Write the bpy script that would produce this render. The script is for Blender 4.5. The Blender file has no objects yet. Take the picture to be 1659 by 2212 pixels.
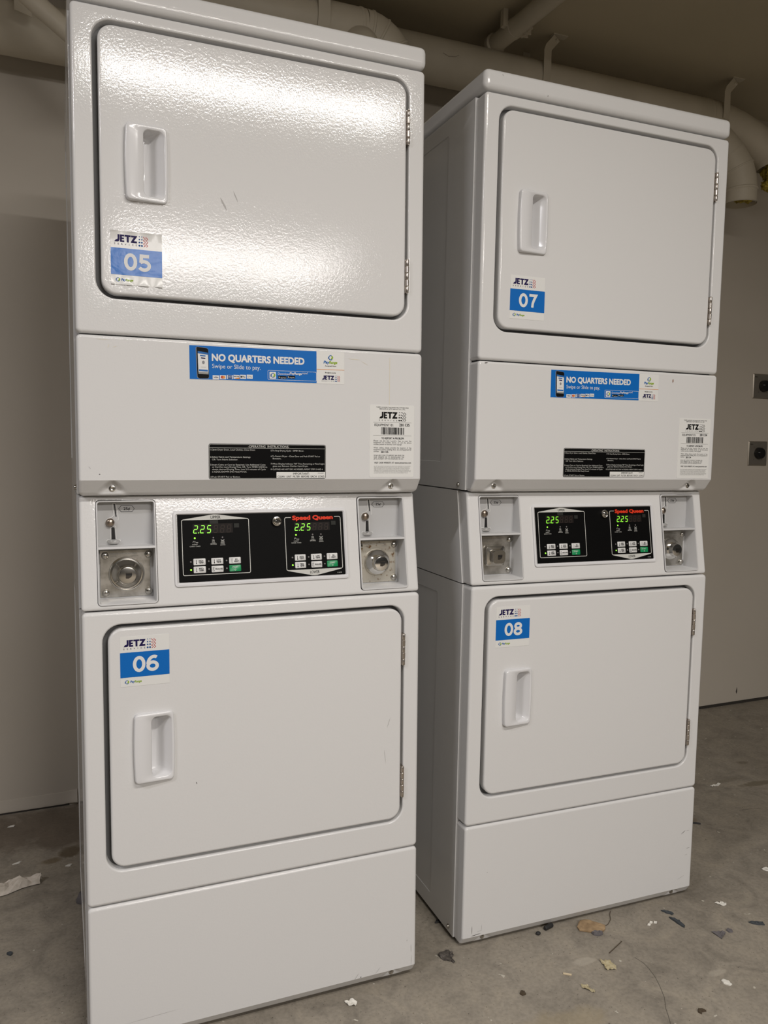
import bpy, bmesh, math, random
from mathutils import Matrix, Vector

# ------------------------------------------------------------------ camera, light, exposure
SC = bpy.context.scene
COL = SC.collection
random.seed(7)
PI = math.pi

cam = bpy.data.cameras.new('camera')
cam.sensor_fit = 'VERTICAL'
cam.sensor_width = 36.0
cam.sensor_height = 36.0
cam.lens = 28.0264
cam.clip_start = 0.02
cam_o = bpy.data.objects.new('camera', cam)
COL.objects.link(cam_o)
CR = [[0.928041, 0.016007, -0.372134], [-0.372206, 0.078054, -0.924862], [0.014242, 0.996821, 0.078395]]
cam_o.matrix_world = Matrix([CR[0] + [0.0], CR[1] + [0.0], CR[2] + [1.17103], [0, 0, 0, 1]])
SC.camera = cam_o

world = bpy.data.worlds.new('world')
SC.world = world
world.use_nodes = True
bg = world.node_tree.nodes['Background']
bg.inputs['Color'].default_value = (1.0, 0.95, 0.86, 1)
bg.inputs['Strength'].default_value = 0.03

def area(name, loc, sx, sy, power, color, rot=(0, 0, 0)):
    l = bpy.data.lights.new(name, 'AREA')
    l.shape = 'RECTANGLE'
    l.size = sx
    l.size_y = sy
    l.energy = power
    l.color = color
    o = bpy.data.objects.new(name, l)
    o.location = loc
    o.rotation_euler = rot
    COL.objects.link(o)
    return o

area('ceiling_tube_near', (0.75, -0.19, 2.635), 1.30, 0.13, 52, (1.0, 0.955, 0.905))
area('ceiling_tube_far', (1.20, -3.15, 2.635), 1.75, 1.30, 250, (1.0, 0.95, 0.915))
area('side_fill_light', (-1.75, 0.20, 2.635), 1.22, 0.10, 46, (0.97, 0.95, 0.98))  # added fill light, unseen, brightens the wall and floor at left

SC.view_settings.view_transform = 'Standard'
SC.view_settings.look = 'None'
SC.view_settings.gamma = 1.0
SC.view_settings.use_curve_mapping = False
SC.view_settings.exposure = -0.36

FL = -0.006          # floor level
CEIL = 2.66

# ------------------------------------------------------------------ materials
def lin(c):
    return tuple((x / 12.92 if x <= 0.04045 else ((x + 0.055) / 1.055) ** 2.4) for x in c)

def hexc(h):
    return lin(tuple(int(h[i:i + 2], 16) / 255 for i in (0, 2, 4)))

def mat(name, col, rough=0.5, metal=0.0, spec=0.5, bump=None, emit=None, estr=0.0, coat=0.0):
    m = bpy.data.materials.new(name)
    m.use_nodes = True
    nt = m.node_tree
    p = nt.nodes['Principled BSDF']
    p.inputs['Base Color'].default_value = (*col, 1)
    p.inputs['Roughness'].default_value = rough
    p.inputs['Metallic'].default_value = metal
    p.inputs['Specular IOR Level'].default_value = spec
    p.inputs['Coat Weight'].default_value = coat
    if emit:
        p.inputs['Emission Color'].default_value = (*emit, 1)
        p.inputs['Emission Strength'].default_value = estr
    if bump:
        sc, strength, dist = bump
        tc = nt.nodes.new('ShaderNodeTexCoord')
        n = nt.nodes.new('ShaderNodeTexNoise')
        n.inputs['Scale'].default_value = sc
        n.inputs['Detail'].default_value = 2.0
        b = nt.nodes.new('ShaderNodeBump')
        b.inputs['Strength'].default_value = strength
        b.inputs['Distance'].default_value = dist
        nt.links.new(tc.outputs['Object'], n.inputs['Vector'])
        nt.links.new(n.outputs['Fac'], b.inputs['Height'])
        nt.links.new(b.outputs['Normal'], p.inputs['Normal'])
    return m

def tint(m, scale, c0, c1, lo=0.35, hi=0.65, detail=5.0):
    """noise-driven colour variation on a material's base colour"""
    nt = m.node_tree
    p = nt.nodes['Principled BSDF']
    tc = nt.nodes.new('ShaderNodeTexCoord')
    n = nt.nodes.new('ShaderNodeTexNoise')
    n.inputs['Scale'].default_value = scale
    n.inputs['Detail'].default_value = detail
    r = nt.nodes.new('ShaderNodeValToRGB')
    r.color_ramp.elements[0].position = lo
    r.color_ramp.elements[1].position = hi
    r.color_ramp.elements[0].color = (*c0, 1)
    r.color_ramp.elements[1].color = (*c1, 1)
    nt.links.new(tc.outputs['Object'], n.inputs['Vector'])
    nt.links.new(n.outputs['Fac'], r.inputs['Fac'])
    nt.links.new(r.outputs['Color'], p.inputs['Base Color'])
    return m

M = {}
M['enamel'] = mat('white_enamel', (0.675, 0.672, 0.667), 0.09, spec=0.32, bump=(250, 0.15, 0.0009))
M['grooveshade'] = mat('groove_shade_grey', (0.10, 0.10, 0.10), 0.6)  # floor of the door groove, its shade put into the colour
M['plastic'] = mat('white_plastic', (0.69, 0.69, 0.70), 0.14)
M['greypaint'] = mat('grey_paint', (0.46, 0.46, 0.46), 0.42)
M['greyplastic'] = mat('pale_grey_plastic', (0.56, 0.56, 0.56), 0.35)
M['steel'] = tint(mat('brushed_steel', (0.5, 0.49, 0.46), 0.34, 1.0, bump=(900, 0.05, 0.0005)), 60, (0.40, 0.38, 0.34), (0.62, 0.60, 0.56))
M['rusty'] = tint(mat('rusty_steel', (0.45, 0.4, 0.3), 0.42, 0.8, bump=(700, 0.1, 0.0005)), 110, (0.20, 0.11, 0.045), (0.56, 0.53, 0.46), 0.30, 0.45)
M['chrome'] = mat('chrome', (0.78, 0.77, 0.75), 0.12, 1.0)
M['dullchrome'] = mat('dull_chrome', (0.52, 0.50, 0.46), 0.22, 1.0)
M['bronze'] = mat('worn_button_metal', (0.36, 0.30, 0.25), 0.3, 1.0)
M['keyway'] = mat('keyway_metal', (0.10, 0.09, 0.08), 0.4, 1.0)
M['hinge'] = mat('hinge_metal', (0.55, 0.50, 0.45), 0.3, 1.0)
M['black'] = mat('black', (0.006, 0.006, 0.006), 0.5)
M['panel'] = mat('black_panel', (0.0035, 0.0035, 0.0035), 0.5, spec=0.06)
M['white'] = mat('print_white', (0.72, 0.72, 0.71), 0.5, spec=0.18)
M['paper'] = mat('sticker_white', (0.72, 0.72, 0.70), 0.5, spec=0.18)
M['wavy'] = mat('wrinkled_sticker', (0.72, 0.72, 0.70), 0.2, spec=0.3, bump=(70, 0.14, 0.002))
M['blue'] = mat('print_blue', hexc('0b66b8'), 0.5, spec=0.18)
M['bluewavy'] = mat('wrinkled_blue', hexc('0b66b8'), 0.2, spec=0.3, bump=(80, 0.16, 0.002))
M['navy'] = mat('print_navy', hexc('1c1248'), 0.5, spec=0.18)
M['dots'] = mat('print_dot_blue', hexc('25508c'), 0.5, spec=0.18)
M['red'] = mat('print_red', hexc('b83c3c'), 0.5, spec=0.18)
M['sqred'] = mat('print_brand_red', hexc('d8391f'), 0.5, spec=0.18)
M['green'] = mat('print_lime', hexc('8fae2a'), 0.5, spec=0.18)
M['payblue'] = mat('print_pay_blue', hexc('2c66a8'), 0.5, spec=0.18)
M['orange'] = mat('print_orange', hexc('e09040'), 0.5, spec=0.18)
M['ink'] = mat('print_black', (0.006, 0.006, 0.006), 0.5, spec=0.1)
M['greyink'] = mat('print_grey', (0.30, 0.30, 0.29), 0.5, spec=0.18)
M['phonegrey'] = mat('print_phone_grey', (0.25, 0.25, 0.26), 0.5, spec=0.18)
M['startgreen'] = mat('start_green', hexc('0f8a52'), 0.4)
M['button'] = mat('button_grey', (0.62, 0.62, 0.61), 0.4)
M['silverink'] = mat('silver_ink', (0.55, 0.55, 0.52), 0.5, spec=0.18)
M['ledon'] = mat('led_lit', (0.3, 0.8, 0.1), 0.4, emit=(0.32, 1.0, 0.03), estr=1.3)
M['ledoff'] = mat('led_unlit', (0.16, 0.15, 0.15), 0.3)
M['digit'] = mat('digit_lit', (0.1, 0.5, 0.05), 0.4, emit=(0.34, 1.0, 0.03), estr=1.2)
M['digitoff'] = mat('digit_unlit', (0.048, 0.036, 0.030), 0.5, spec=0.12)
M['window'] = mat('display_window', (0.012, 0.009, 0.008), 0.5, spec=0.12)
M['tape'] = mat('tape_mark', (0.026, 0.027, 0.024), 0.5, spec=0.12)
M['scuff'] = mat('scuff_grey', (0.40, 0.39, 0.38), 0.6)
M['scuffdark'] = mat('scuff_dark', (0.06, 0.05, 0.045), 0.6)
M['drip'] = mat('dried_drip', (0.66, 0.62, 0.52), 0.4)
M['rustspot'] = mat('rust_spot', (0.22, 0.10, 0.05), 0.7)
M['duct'] = tint(mat('painted_duct', (0.58, 0.53, 0.43), 0.5, bump=(60, 0.12, 0.003)), 6, (0.56, 0.51, 0.41), (0.63, 0.575, 0.47))
M['ductmark'] = mat('duct_scratch', (0.26, 0.22, 0.17), 0.7)
M['crack'] = mat('floor_crack', (0.10, 0.088, 0.07), 0.8)
M['insul'] = tint(mat('yellow_insulation', (0.5, 0.4, 0.05), 0.95, bump=(70, 0.9, 0.01)), 45, (0.20, 0.14, 0.015), (0.62, 0.50, 0.09))
M['dialplate'] = mat('dial_plate_steel', (0.42, 0.38, 0.32), 0.38, 0.75)
M['rubber'] = mat('rubber', (0.02, 0.02, 0.02), 0.7)

def wall_mat(name, c0, c1, rough=0.55):
    m = mat(name, c0, rough, bump=(45, 0.06, 0.004))
    return tint(m, 1.3, c0, c1, 0.3, 0.7)
M['wall'] = wall_mat('painted_wall', (0.50, 0.455, 0.385), (0.55, 0.50, 0.43))
M['ceiling'] = wall_mat('painted_ceiling', (0.49, 0.435, 0.315), (0.54, 0.475, 0.35), 0.7)
M['cove'] = wall_mat('cove_base', (0.49, 0.445, 0.375), (0.54, 0.49, 0.42))
M['gap'] = mat('dark_joint', (0.035, 0.030, 0.024), 0.8)

def floor_mat():
    m = bpy.data.materials.new('concrete_floor')
    m.use_nodes = True
    nt = m.node_tree
    N = nt.nodes
    L = nt.links
    p = N['Principled BSDF']
    p.inputs['Roughness'].default_value = 0.62
    p.inputs['Specular IOR Level'].default_value = 0.3
    tc = N.new('ShaderNodeTexCoord')
    def noise(scale, detail, rough=0.55, dist=0.0):
        n = N.new('ShaderNodeTexNoise')
        n.inputs['Scale'].default_value = scale
        n.inputs['Detail'].default_value = detail
        n.inputs['Roughness'].default_value = rough
        n.inputs['Distortion'].default_value = dist
        L.new(tc.outputs['Object'], n.inputs['Vector'])
        return n
    def ramp(src, stops):
        r = N.new('ShaderNodeValToRGB')
        e = r.color_ramp.elements
        while len(e) < len(stops):
            e.new(0.5)
        for el, (pos, c) in zip(e, stops):
            el.position = pos
            el.color = (*c, 1)
        L.new(src, r.inputs['Fac'])
        return r
    def mix(a, b, fac, mode='MIX'):
        x = N.new('ShaderNodeMix')
        x.data_type = 'RGBA'
        x.blend_type = mode
        if isinstance(fac, float):
            x.inputs[0].default_value = fac
        else:
            L.new(fac, x.inputs[0])
        for sock, v in ((6, a), (7, b)):
            if isinstance(v, tuple):
                x.inputs[sock].default_value = (*v, 1)
            else:
                L.new(v, x.inputs[sock])
        return x.outputs[2]
    big = ramp(noise(1.6, 4, 0.6, 0.6).outputs['Fac'], [(0.30, (0.245, 0.217, 0.176)), (0.52, (0.295, 0.264, 0.217)), (0.72, (0.335, 0.300, 0.248))])
    mid = ramp(noise(9, 6, 0.65, 1.2).outputs['Fac'], [(0.32, (0.74, 0.74, 0.74)), (0.5, (0.97, 0.97, 0.97)), (0.72, (1.13, 1.12, 1.09))])
    c = mix(big.outputs['Color'], mid.outputs['Color'], 1.0, 'MULTIPLY')
    fine = ramp(noise(120, 3, 0.6).outputs['Fac'], [(0.30, (0.80, 0.80, 0.80)), (0.6, (1.06, 1.06, 1.06))])
    c = mix(c, fine.outputs['Color'], 0.75, 'MULTIPLY')
    sp = ramp(noise(210, 1).outputs['Fac'], [(0.235, (0.30, 0.28, 0.25)), (0.275, (1, 1, 1))])
    c = mix(c, sp.outputs['Color'], 0.85, 'MULTIPLY')
    chips = ramp(noise(55, 2, 0.5).outputs['Fac'], [(0.735, (0, 0, 0)), (0.765, (1, 1, 1))])
    c = mix(c, (0.50, 0.47, 0.40), chips.outputs['Color'])
    # stains: x, y, rx, ry, strength, colour
    wob = noise(14, 4, 0.6, 0.4)
    sep = N.new('ShaderNodeSeparateXYZ')
    L.new(tc.outputs['Object'], sep.inputs[0])
    def math_(op, a, b=None):
        q = N.new('ShaderNodeMath')
        q.operation = op
        for i, v in enumerate((a, b)):
            if v is None:
                continue
            if isinstance(v, (int, float)):
                q.inputs[i].default_value = v
            else:
                L.new(v, q.inputs[i])
        return q.outputs[0]
    for (x, y, rx, ry, s, colr) in [
            (0.00, 2.405, 0.035, 0.040, 0.75, (0.10, 0.070, 0.035)),
            (-0.05, 2.365, 0.030, 0.020, 0.65, (0.13, 0.090, 0.040)),
            (-0.02, 2.58, 0.30, 0.17, 0.62, (0.11, 0.080, 0.055)),
            (2.396, 2.236, 0.035, 0.022, 0.6, (0.12, 0.10, 0.07)),
            (2.29, 2.075, 0.085, 0.022, 0.7, (0.13, 0.11, 0.07)),
            (2.22, 2.13, 0.07, 0.016, 0.4, (0.16, 0.14, 0.10)),
            (1.86, 1.93, 0.028, 0.018, 0.5, (0.14, 0.10, 0.06)),
            (1.10, 1.455, 0.035, 0.015, 0.45, (0.46, 0.42, 0.35)),
            (1.36, 1.315, 0.035, 0.012, 0.40, (0.46, 0.42, 0.35)),
            (0.93, 1.30, 0.12, 0.05, 0.35, (0.30, 0.24, 0.13))]:
        dx = math_('DIVIDE', math_('SUBTRACT', sep.outputs[0], x), rx)
        dy = math_('DIVIDE', math_('SUBTRACT', sep.outputs[1], y), ry)
        r2 = math_('ADD', math_('MULTIPLY', dx, dx), math_('MULTIPLY', dy, dy))
        v = math_('ADD', math_('SUBTRACT', 1.0, r2), math_('MULTIPLY', math_('SUBTRACT', wob.outputs['Fac'], 0.5), 2.2))
        cl = N.new('ShaderNodeClamp')
        L.new(math_('MULTIPLY', v, 1.6), cl.inputs['Value'])
        c = mix(c, colr, math_('MULTIPLY', cl.outputs[0], s))
    L.new(c, p.inputs['Base Color'])
    b = N.new('ShaderNodeBump')
    b.inputs['Strength'].default_value = 0.25
    b.inputs['Distance'].default_value = 0.002
    L.new(noise(90, 5, 0.6).outputs['Fac'], b.inputs['Height'])
    L.new(b.outputs['Normal'], p.inputs['Normal'])
    return m
M['floor'] = floor_mat()

# ------------------------------------------------------------------ mesh building
def rr(x0, x1, z0, z1, r, n=5, m=1):
    """rounded rectangle outline, counter-clockwise seen from -y; n segments per corner, m per straight side"""
    r = max(min(r, (x1 - x0) / 2 - 1e-6, (z1 - z0) / 2 - 1e-6), 1e-6)
    cs = [(x1 - r, z0 + r, -PI / 2), (x1 - r, z1 - r, 0), (x0 + r, z1 - r, PI / 2), (x0 + r, z0 + r, PI)]
    pts = []
    for i, (cx, cz, a0) in enumerate(cs):
        for k in range(n + 1):
            a = a0 + (PI / 2) * k / n
            pts.append((cx + r * math.cos(a), cz + r * math.sin(a)))
        nx, nz, na = cs[(i + 1) % 4]
        e = pts[-1]
        s = (nx + r * math.cos(na), nz + r * math.sin(na))
        for k in range(1, m):
            t = k / m
            pts.append((e[0] + (s[0] - e[0]) * t, e[1] + (s[1] - e[1]) * t))
    return pts

_text_cache = {}
def text_mesh(s, bold=0.0):
    key = (s, bold)
    if key in _text_cache:
        return _text_cache[key]
    cu = bpy.data.curves.new('t', 'FONT')
    cu.body = s
    cu.size = 1.0
    cu.resolution_u = 4
    cu.fill_mode = 'FRONT'
    o = bpy.data.objects.new('t', cu)
    COL.objects.link(o)
    dg = bpy.context.evaluated_depsgraph_get()
    dg.update()
    me = bpy.data.meshes.new_from_object(o.evaluated_get(dg))
    vs = [(v.co.x, v.co.y) for v in me.vertices]
    fs = [tuple(f.vertices) for f in me.polygons]
    bpy.data.objects.remove(o)
    bpy.data.curves.remove(cu)
    bpy.data.meshes.remove(me)
    _text_cache[key] = (vs, fs)
    return vs, fs
_cap = None
def cap_h():
    global _cap
    if _cap is None:
        vs, _ = text_mesh('H')
        _cap = max(v[1] for v in vs)
    return _cap

class MB:
    """collects geometry for one mesh object"""
    def __init__(self, *mats, place=None):
        self.bm = bmesh.new()
        self.mats = list(mats)
        self.place = place or (lambda u, z, h: (u, -h, z))
    def mi(self, m):
        if m not in self.mats:
            self.mats.append(m)
        return self.mats.index(m)
    def verts(self, pts):
        return [self.bm.verts.new(p) for p in pts]
    def face(self, vs, m=None):
        try:
            f = self.bm.faces.new(vs)
        except ValueError:
            return None
        f.material_index = self.mi(m) if m else 0
        return f
    def loft(self, loops, m=None, cap0=False, cap1=False, closed=True):
        rows = [self.verts(l) for l in loops]
        n = len(rows[0])
        for a, b in zip(rows, rows[1:]):
            for i in range(n if closed else n - 1):
                j = (i + 1) % n
                self.face([a[i], a[j], b[j], b[i]], m)
        if cap0:
            self.face(list(reversed(rows[0])), m)
        if cap1:
            self.face(rows[-1], m)
        return rows
    def box(self, x0, x1, y0, y1, z0, z1, m=None, bev=0.0, seg=2):
        v = self.verts([(x, y, z) for z in (z0, z1) for y in (y0, y1) for x in (x0, x1)])
        fs = [self.face([v[i] for i in q], m) for q in ((0, 2, 3, 1), (4, 5, 7, 6), (0, 1, 5, 4), (2, 6, 7, 3), (0, 4, 6, 2), (1, 3, 7, 5))]
        if bev > 0:
            es = list({e for f in fs for e in f.edges})
            r = bmesh.ops.bevel(self.bm, geom=es, offset=bev, segments=seg, affect='EDGES', profile=0.5)
            if m:
                for f in r['faces']:
                    f.material_index = self.mi(m)
        return v
    def tube(self, path, rad, n=20, m=None, cap=True):
        """swept tube along a list of points; rad = number or list"""
        P = [Vector(p) for p in path]
        R = rad if isinstance(rad, (list, tuple)) else [rad] * len(P)
        T = []
        for i in range(len(P)):
            a = P[max(i - 1, 0)]
            b = P[min(i + 1, len(P) - 1)]
            T.append((b - a).normalized())
        up = Vector((0, 0, 1)) if abs(T[0].z) < 0.9 else Vector((0, 1, 0))
        nrm = (up - T[0] * up.dot(T[0])).normalized()
        loops = []
        for i in range(len(P)):
            if i:
                nrm = (nrm - T[i] * nrm.dot(T[i])).normalized()
            bi = T[i].cross(nrm)
            loops.append([P[i] + (nrm * math.cos(2 * PI * k / n) + bi * math.sin(2 * PI * k / n)) * R[i] for k in range(n)])
        return self.loft(loops, m, cap0=cap, cap1=cap)
    def lathe(self, c, prof, n=32, m=None, axis='-y', cap=True):
        """prof = list of (radius, height) along -y (towards the viewer) or +z"""
        loops = []
        for r, h in prof:
            l = []
            for k in range(n):
                a = 2 * PI * k / n
                if axis == '-y':
                    l.append((c[0] + r * math.cos(a), c[1] - h, c[2] + r * math.sin(a)))
                elif axis == 'z':
                    l.append((c[0] + r * math.cos(a), c[1] + r * math.sin(a), c[2] + h))
                elif axis == '-x':
                    l.append((c[0] - h, c[1] - r * math.cos(a), c[2] + r * math.sin(a)))
            loops.append(l)
        return self.loft(loops, m, cap0=cap, cap1=cap)
    # ---- flat print on a surface (u, z, height above the surface)
    def poly(self, pts, h, m):
        return self.face(self.verts([self.place(u, z, h) for u, z in pts]), m)
    def rect(self, u0, u1, z0, z1, h, m):
        return self.poly([(u0, z0), (u1, z0), (u1, z1), (u0, z1)], h, m)
    def rrect(self, u0, u1, z0, z1, r, h, m):
        return self.poly(rr(u0, u1, z0, z1, r, 4), h, m)
    def disc(self, u, z, r, h, m, n=16, sx=1.0):
        return self.poly([(u + sx * r * math.cos(2 * PI * k / n), z + r * math.sin(2 * PI * k / n)) for k in range(n)], h, m)
    def line(self, pts, w, h, m, closed=False):
        P = [Vector((a, b)) for a, b in pts]
        n = len(P)
        L, R = [], []
        for i in range(n):
            if closed:
                a, b = P[i - 1], P[(i + 1) % n]
            else:
                a, b = P[max(i - 1, 0)], P[min(i + 1, n - 1)]
            d1 = (P[i] - a).normalized() if (P[i] - a).length > 1e-9 else (b - P[i]).normalized()
            d2 = (b - P[i]).normalized() if (b - P[i]).length > 1e-9 else d1
            t = (d1 + d2)
            t = t.normalized() if t.length > 1e-6 else d1
            nn = Vector((-t.y, t.x))
            k = max(0.5, abs(nn.dot(Vector((-d1.y, d1.x)))))
            L.append(P[i] + nn * (w / 2 / k))
            R.append(P[i] - nn * (w / 2 / k))
        vl = self.verts([self.place(q.x, q.y, h) for q in L])
        vr = self.verts([self.place(q.x, q.y, h) for q in R])
        for i in range(n if closed else n - 1):
            j = (i + 1) % n
            self.face([vr[i], vr[j], vl[j], vl[i]], m)
    def text(self, s, u, z, cap, h, m, width=None, align='L', bold=0.0, shear=0.0, sx=1.0):
        vs, fs = text_mesh(s)
        if not vs:
            return
        k = cap / cap_h()
        x0 = min(v[0] for v in vs)
        x1 = max(v[0] for v in vs)
        kx = k * sx
        if width:
            kx = width / (x1 - x0)
        w = (x1 - x0) * kx
        off = {'L': 0, 'C': -w / 2, 'R': -w}[align]
        shifts = [(0.0, 0.0)]
        if bold > 0.009:
            shifts = [(bold * math.cos(a), bold * math.sin(a)) for a in [PI / 8 + PI / 4 * q for q in range(8 if bold > 0.025 else 4)]]
        for q, (sa, sb) in enumerate(shifts):
            V = self.verts([self.place(u + off + (a + sa - x0) * kx + shear * b * k, z + (b + sb) * k, h + q * 2e-6) for a, b in vs])
            for f in fs:
                self.face([V[i] for i in f], m)
    def build(self, name, parent=None, sharp=35, smooth=True, weighted=False):
        bm = self.bm
        bmesh.ops.recalc_face_normals(bm, faces=[f for f in bm.faces if len(f.verts) >= 3]) if getattr(self, 'recalc', False) else None
        me = bpy.data.meshes.new(name)
        bm.to_mesh(me)
        bm.free()
        for m in self.mats:
            me.materials.append(M[m])
        if smooth:
            me.shade_smooth()
            me.set_sharp_from_angle(angle=math.radians(sharp))
        o = bpy.data.objects.new(name, me)
        COL.objects.link(o)
        if weighted:
            w = o.modifiers.new('weighted_normals', 'WEIGHTED_NORMAL')
            w.weight = 100
            w.keep_sharp = True
        if parent:
            o.parent = parent
        return o

def tag(o, label, cat, group=None):
    o['label'] = label
    o['category'] = cat
    if group:
        o['group'] = group
    return o

def struct(o, label=None):
    o['kind'] = 'structure'
    if label:
        o['label'] = label
    return o

def empty(name, loc, label, cat, group=None):
    o = bpy.data.objects.new(name, None)
    o.location = loc
    o.empty_display_size = 0.1
    COL.objects.link(o)
    return tag(o, label, cat, group)

# ------------------------------------------------------------------ the room
WB = lambda x: 2.728 + 0.0257 * x          # front face of the back wall
b = MB('floor', 'gap')
v = b.verts([(-3.2, -5.0, FL), (4.6, -5.0, FL), (4.6, WB(4.6) + 0.1, FL), (-3.2, WB(-3.2) + 0.1, FL)])
b.face(v, 'floor')
v2 = b.verts([(-3.2, -5.0, FL - 0.1), (4.6, -5.0, FL - 0.1), (4.6, WB(4.6) + 0.1, FL - 0.1), (-3.2, WB(-3.2) + 0.1, FL - 0.1)])
b.face(list(reversed(v2)), 'floor')
for i in range(4):
    b.face([v[i], v2[i], v2[(i + 1) % 4], v[(i + 1) % 4]], 'floor')
b.place = lambda u, z, h: (u, z, FL + h)
crack = [(1.222, 1.426), (1.2275, 1.402), (1.226, 1.382), (1.219, 1.352), (1.208, 1.325), (1.192, 1.292), (1.17, 1.262), (1.158, 1.24), (1.146, 1.22), (1.13, 1.18)]
b.line(crack, 0.0011, 0.0004, 'crack')
b.line([(2.06, 1.93), (2.10, 1.925), (2.14, 1.915)], 0.0015, 0.0004, 'crack')
struct(b.build('floor', smooth=False))

b = MB('ceiling')
b.box(-3.2, 4.6, -5.0, 2.95, CEIL, CEIL + 0.1)
struct(b.build('ceiling', smooth=False))

b = MB('wall')
x0, x1 = -3.2, 4.6
v = b.verts([(x0, WB(x0), FL), (x1, WB(x1), FL), (x1, WB(x1) + 0.12, FL), (x0, WB(x0) + 0.12, FL),
             (x0, WB(x0), CEIL), (x1, WB(x1), CEIL), (x1, WB(x1) + 0.12, CEIL), (x0, WB(x0) + 0.12, CEIL)])
for q in ((0, 1, 5, 4), (1, 2, 6, 5), (2, 3, 7, 6), (3, 0, 4, 7), (4, 5, 6, 7), (3, 2, 1, 0)):
    b.face([v[i] for i in q])
# small dark nick low on the wall at the right
b.place = lambda u, z, h: (u, WB(u) - h, z)
b.poly([(2.935, 0.052), (2.940, 0.040), (2.944, 0.052), (2.941, 0.075)], 0.0006, 'scuffdark')
struct(b.build('wall_back', smooth=False))

# dark open joint along the foot of the wall, and a vinyl base strip on the left stretch of it
b = MB('gap')
xa, xb = 0.05, 4.4
v = b.verts([(xa, WB(xa) - 0.004, FL), (xb, WB(xb) - 0.004, FL), (xb, WB(xb) - 0.004, FL + 0.012), (xa, WB(xa) - 0.004, FL + 0.012),
             (xa, WB(xa) + 0.002, FL), (xb, WB(xb) + 0.002, FL), (xb, WB(xb) + 0.002, FL + 0.012), (xa, WB(xa) + 0.002, FL + 0.012)])
for q in ((0, 1, 2, 3), (3, 2, 6, 7), (0, 3, 7, 4), (1, 5, 6, 2)):
    b.face([v[i] for i in q])
struct(b.build('trim_1', smooth=False))
b = MB('cove')
prof = [(0.000, 0.046), (-0.0015, 0.046), (-0.0022, 0.043), (-0.0022, 0.016), (-0.004, 0.010), (-0.003, 0.006), (0.000, 0.006)]
loops = []
for k in range(31):
    x = -2.2 + 2.18 * k / 20 if k <= 20 else -0.02 + 0.045 * (k - 20) / 10
    curl = max(0, (x + 0.02) / 0.045)
    loops.append([(x, WB(x) + d - 0.012 * curl * curl * (1 - (z / 0.046)), FL + z + 0.004 * curl) for d, z in prof])
b.loft(loops, 'cove', cap0=True, cap1=True)
xs = [-2.2, 0.0]
v = b.verts([(xs[0], WB(xs[0]) - 0.0015, FL), (xs[1], WB(xs[1]) - 0.0015, FL), (xs[1], WB(xs[1]) - 0.0015, FL + 0.008), (xs[0], WB(xs[0]) - 0.0015, FL + 0.008)])
b.face(v, 'gap')
struct(b.build('baseboard_back'))

# ------------------------------------------------------------------ the dryers
W = 0.683
D = 0.711
ZC, Z4, Z3, Z2, Z1, ZT, ZA = 0.0225, 0.2953, 0.8629, 1.0774, 1.3713, 1.9465, 1.9939
SL = lambda z: 0.0035 + (z - 0.868) * 0.171       # slant of the control housing

def flat(d0):
    return lambda u, z, h: (u, d0 - h, z)
def slant(dd):
    return lambda u, z, h: (u, SL(z) + dd - h * 0.985, z - h * 0.17)

def L3(loop, d):
    return [(x, d, z) for x, z in loop]

def ring(b, x0, x1, z0, z1, rc, r, depth, n=6, nr=4):
    """outer shell of a pressed steel panel: back edge, side wall, rounded front edge; returns loops ending at the front face"""
    loops = [L3(rr(x0, x1, z0, z1, rc, n), depth), L3(rr(x0, x1, z0, z1, rc, n), r)]
    for k in range(1, nr + 1):
        a = PI / 2 * k / nr
        ins = r * (1 - math.cos(a))
        loops.append(L3(rr(x0 + ins, x1 - ins, z0 + ins, z1 - ins, max(rc - ins, 0.0008), n), r - r * math.sin(a)))
    return loops

def make_front_frame(root, za_, zb_, hz0, hz1):
    b = MB('enamel')
    n = 8
    hx0, hx1, hr = 0.0355, 0.6475, 0.034
    loops = ring(b, 0.0, W, za_, zb_, 0.009, 0.007, 0.041, n)
    for k in range(0, 5):
        a = PI / 2 * k / 4
        g = 0.0035 * (1 - math.sin(a))
        dd = 0.0035 * (1 - math.cos(a))
        loops.append(L3(rr(hx0 - g, hx1 + g, hz0 - g, hz1 + g, hr + g, n), dd))
    loops.append(L3(rr(hx0 + 0.001, hx1 - 0.001, hz0 + 0.001, hz1 - 0.001, hr, n), 0.019))
    b.loft(loops)
    b.loft([loops[-1], L3(rr(hx0 + 0.014, hx1 - 0.014, hz0 + 0.014, hz1 - 0.014, hr - 0.013, n), 0.0195)], 'grooveshade')
    return b.build('front_frame', root, weighted=True)

def handle_shape(hx0, hx1, hz0, hz1):
    """outline points of the pull with gently bowed long sides"""
    def bow(pts, amt):
        zc, hh = (hz0 + hz1) / 2, (hz1 - hz0) / 2
        xc, hw = (hx0 + hx1) / 2, (hx1 - hx0) / 2
        out = []
        for x, z in pts:
            t = max(0, 1 - ((z - zc) / hh) ** 2)
            s = (x - xc) / hw
            out.append((x + amt * s * t, z))
        return out
    return bow

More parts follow.
